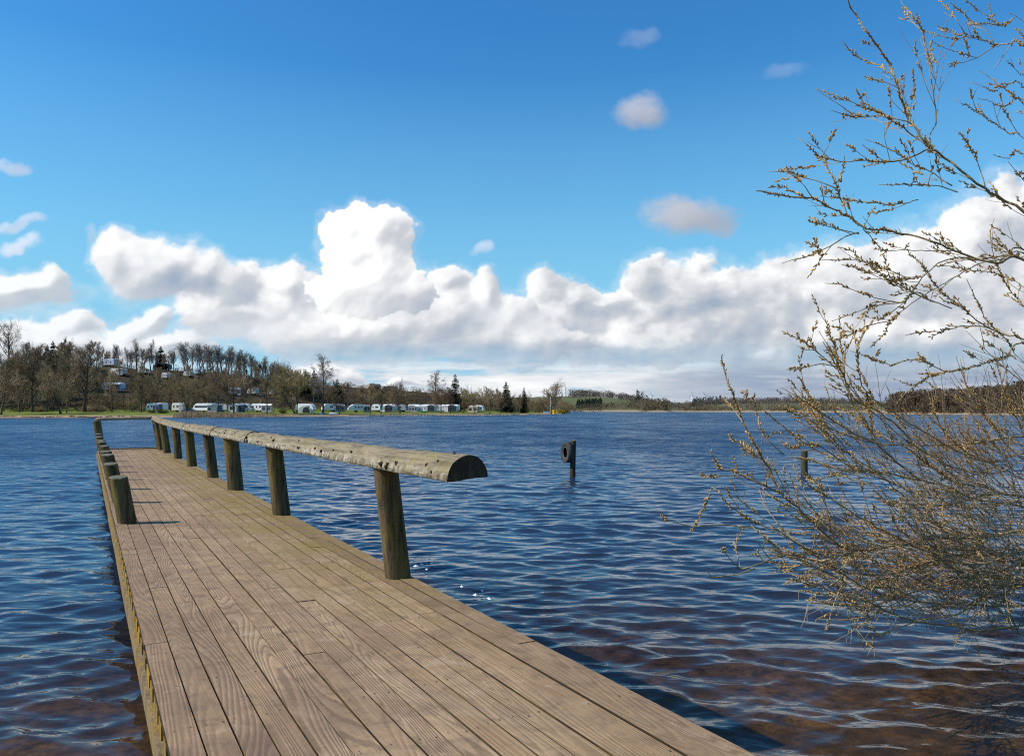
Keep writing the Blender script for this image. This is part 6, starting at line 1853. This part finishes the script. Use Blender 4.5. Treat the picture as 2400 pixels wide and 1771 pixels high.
for (fr, db, dt, rb, rt, ck, line) in BOUGHS:
    src = [fr(p) for p in line]; n = len(src)
    pts = []
    for i, (x, y) in enumerate(src):
        t = i / (n - 1); d = db + (dt - db) * t + .10 * math.sin(i * 1.7 + db * 9)
        pts.append(at(x, y, d))
    thick = rb >= 5 and src[0][0] > 2395
    if thick or src[0][0] > 2395:
        s0 = pts[0]
        mid_p = np.array((TRUNK[0] * .62 + s0[0] * .38, TRUNK[1] * .6 + s0[1] * .4, max(.25, s0[2] * .80 - .15)))
        base = np.array((TRUNK[0] + WR.uniform(-.14, .14), TRUNK[1] + WR.uniform(-.14, .14), min(s0[2] * .30, 1.2) + .05))
        pts = [base, mid_p] + pts
    path = smooth_path(pts, .07)
    path = [p + np.array((WR.gauss(0, .003), WR.gauss(0, .006), WR.gauss(0, .003))) for p in path]
    m_ = len(path)
    rad = [(rb + (rt - rb) * (i / (m_ - 1)) ** .8) * (.00128 if rb < 9 else .00155) for i in range(m_)]
    loc = [p - TRUNK for p in path]
    low = np.mean([p[2] for p in path]) < 1.55
    br = MB(); br.tube(loc, rad, 6 if rb > 6 else 4, True)
    tw = Seg(); cat = []
    length = sum(np.linalg.norm(loc[i + 1] - loc[i]) for i in range(m_ - 1))
    if ck > 0: put_catkins(cat, loc, 1 - min(.95, ck * min(1.0, 1.1 / length + .25)), .013, .95)
    # only the part of the bough that stands in the picture carries modelled shoots
    start = max([i for i, p in enumerate(path) if 1200 + F * p[0] / p[1] > 2460] + [0]) if path[0][0] > 4 else 0
    step = .115 if low else (.235 if rb > 4.5 else .22)
    vis = max(.05, length * (m_ - start) / m_)
    ns = int(vis / step)
    if rb < 4: ns = int(ns * (.40 if not low else .8))
    for s in range(ns):
        f = start + (m_ - 1 - start) * (.03 + .80 * (s + WR.random()) / max(1, ns)); i = min(int(f), m_ - 2)
        p = loc[i] + (loc[i + 1] - loc[i]) * (f - i)
        tg = loc[i + 1] - loc[i]; tg = tg / (np.linalg.norm(tg) + 1e-9)
        d = rot_off(WR, tg, WR.uniform(.3, .7)) + np.array((-.22, -.02, .16 if not low else .20))
        if p[2] + TRUNK[2] < .35: d[2] += .25
        t = f / (m_ - 1)
        ln = WR.uniform(.25, .66) * (1.0 if rb > 4.5 else .6) * (1.3 - .95 * t) * (1.9 if low and rb > 5 else 1.0)
        nsg = 6
        e_ = p + TRUNK + d / np.linalg.norm(d) * ln
        if e_[1] > 1 and 1200 + F * e_[0] / e_[1] < 1700 and HOR - F * (e_[2] - CAMZ) / e_[1] > 780: continue
        sp = grow_path(WR, p, d, ln, nsg, .055 if not low else .035, .03)
        tw.path(sp, [(.0034 if not low else .0044) * (1 - .5 * q / nsg) for q in range(nsg + 1)])
        has = WR.random() < (.78 if not low else (.30 if p[0] + TRUNK[0] > 2.9 else .6))
        if has: put_catkins(cat, sp, WR.uniform(.30, .6) if not low else WR.uniform(.55, .75), .0125, .95, 1.0 if not low else .85)
        for s2 in range(int(ln / (.20 if not low else .19))):
            f2 = WR.uniform(.15, .85) * nsg; i2 = min(int(f2), nsg - 1); p2 = sp[i2] + (sp[i2 + 1] - sp[i2]) * (f2 - i2)
            tg2 = sp[i2 + 1] - sp[i2]; tg2 = tg2 / np.linalg.norm(tg2)
            l2 = ln * WR.uniform(.25, .55)
            sp2 = grow_path(WR, p2, rot_off(WR, tg2, WR.uniform(.35, .8)) + np.array((-.05, 0, .14)), l2, 4, .06, .04)
            tw.path(sp2, [.0026, .0024, .0021, .0017, .0011])
            if WR.random() < (.55 if not low else (.15 if p[0] + TRUNK[0] > 2.9 else .45)): put_catkins(cat, sp2, WR.uniform(.25, .6), .0125, .95, .95 if not low else .8)
    if fr is TD and ck < .3:      # dry strands hanging from the twigs that touch the water
        for s in range(int(vis * 7)):
            i = WR.randrange(start, m_); p = loc[i]
            if p[2] > .75: continue
            sp = grow_path(WR, p, np.array((WR.uniform(-.25, .25), WR.uniform(-.1, .1), -1.0)), WR.uniform(.05, .20), 3, .12, -.02)
            sp = [np.array((q[0], q[1], max(q[2], -.02))) for q in sp]
            tw.path(sp, [.0022, .002, .0016, .001])
    b_o = br.build('branch', M_WBARK, wroot, True)
    if tw.a:                       # the shoots grow from the branch: same mesh, second material slot
        V, Q = tw.arrays(); me = b_o.data; nb_ = len(me.polygons)
        v0 = [tuple(v.co) for v in me.vertices]; f0 = [tuple(p.vertices) for p in me.polygons]
        m2 = bpy.data.meshes.new('branch'); m2.from_pydata(v0 + V.tolist(), [], f0 + (Q + len(v0)).tolist())
        m2.materials.append(M_WBARK); m2.materials.append(M_WTWIG)
        m2.polygons.foreach_set('material_index', np.array([0] * len(f0) + [1] * len(Q), np.int32))
        m2.polygons.foreach_set('use_smooth', np.ones(len(f0) + len(Q), bool)); m2.update()
        b_o.data = m2
    if cat: tag(catkins_mesh(cat, b_o), kind='stuff')
# short stool of stems the boughs spring from
rg = random.Random(2)
for k in range(9):
    q = rg.uniform(0, 6.28); ln = rg.uniform(2.2, 4.4) if k else 1.0
    d = np.array((math.cos(q) * .45 - .10, math.sin(q) * .35, 1.0))
    p = grow_path(rg, np.array((math.cos(q) * .16, math.sin(q) * .16, -.7)), d, ln + .7, 8, .07, .01)
    r0_ = rg.uniform(.035, .06) if k else .15
    b = MB(); b.tube(p, [r0_ * (1 - .10 * i) for i in range(9)], 8, True, .05, rg)
    for s in range(9 if k else 0):
        f = rg.uniform(2.5, 7.9); i = int(f); p2 = p[i] + (p[i + 1] - p[i]) * (f - i); tg = (p[i + 1] - p[i]) / np.linalg.norm(p[i + 1] - p[i])
        t2 = grow_path(rg, p2, rot_off(rg, tg, rg.uniform(.4, .9)), rg.uniform(.5, 1.3), 5, .07, .05)
        b.tube(t2, [.011, .009, .007, .006, .004, .003], 4, False)
        for s2 in range(6):
            i2 = rg.randrange(1, 5); tg2 = t2[i2 + 1] - t2[i2]; tg2 = tg2 / np.linalg.norm(tg2)
            b.tube(grow_path(rg, t2[i2], rot_off(rg, tg2, rg.uniform(.4, .8)), rg.uniform(.2, .5), 3, .07, .05), [.005, .004, .003, .002], 3, False)
    b.build('stem', M_WBARK, wroot, True)
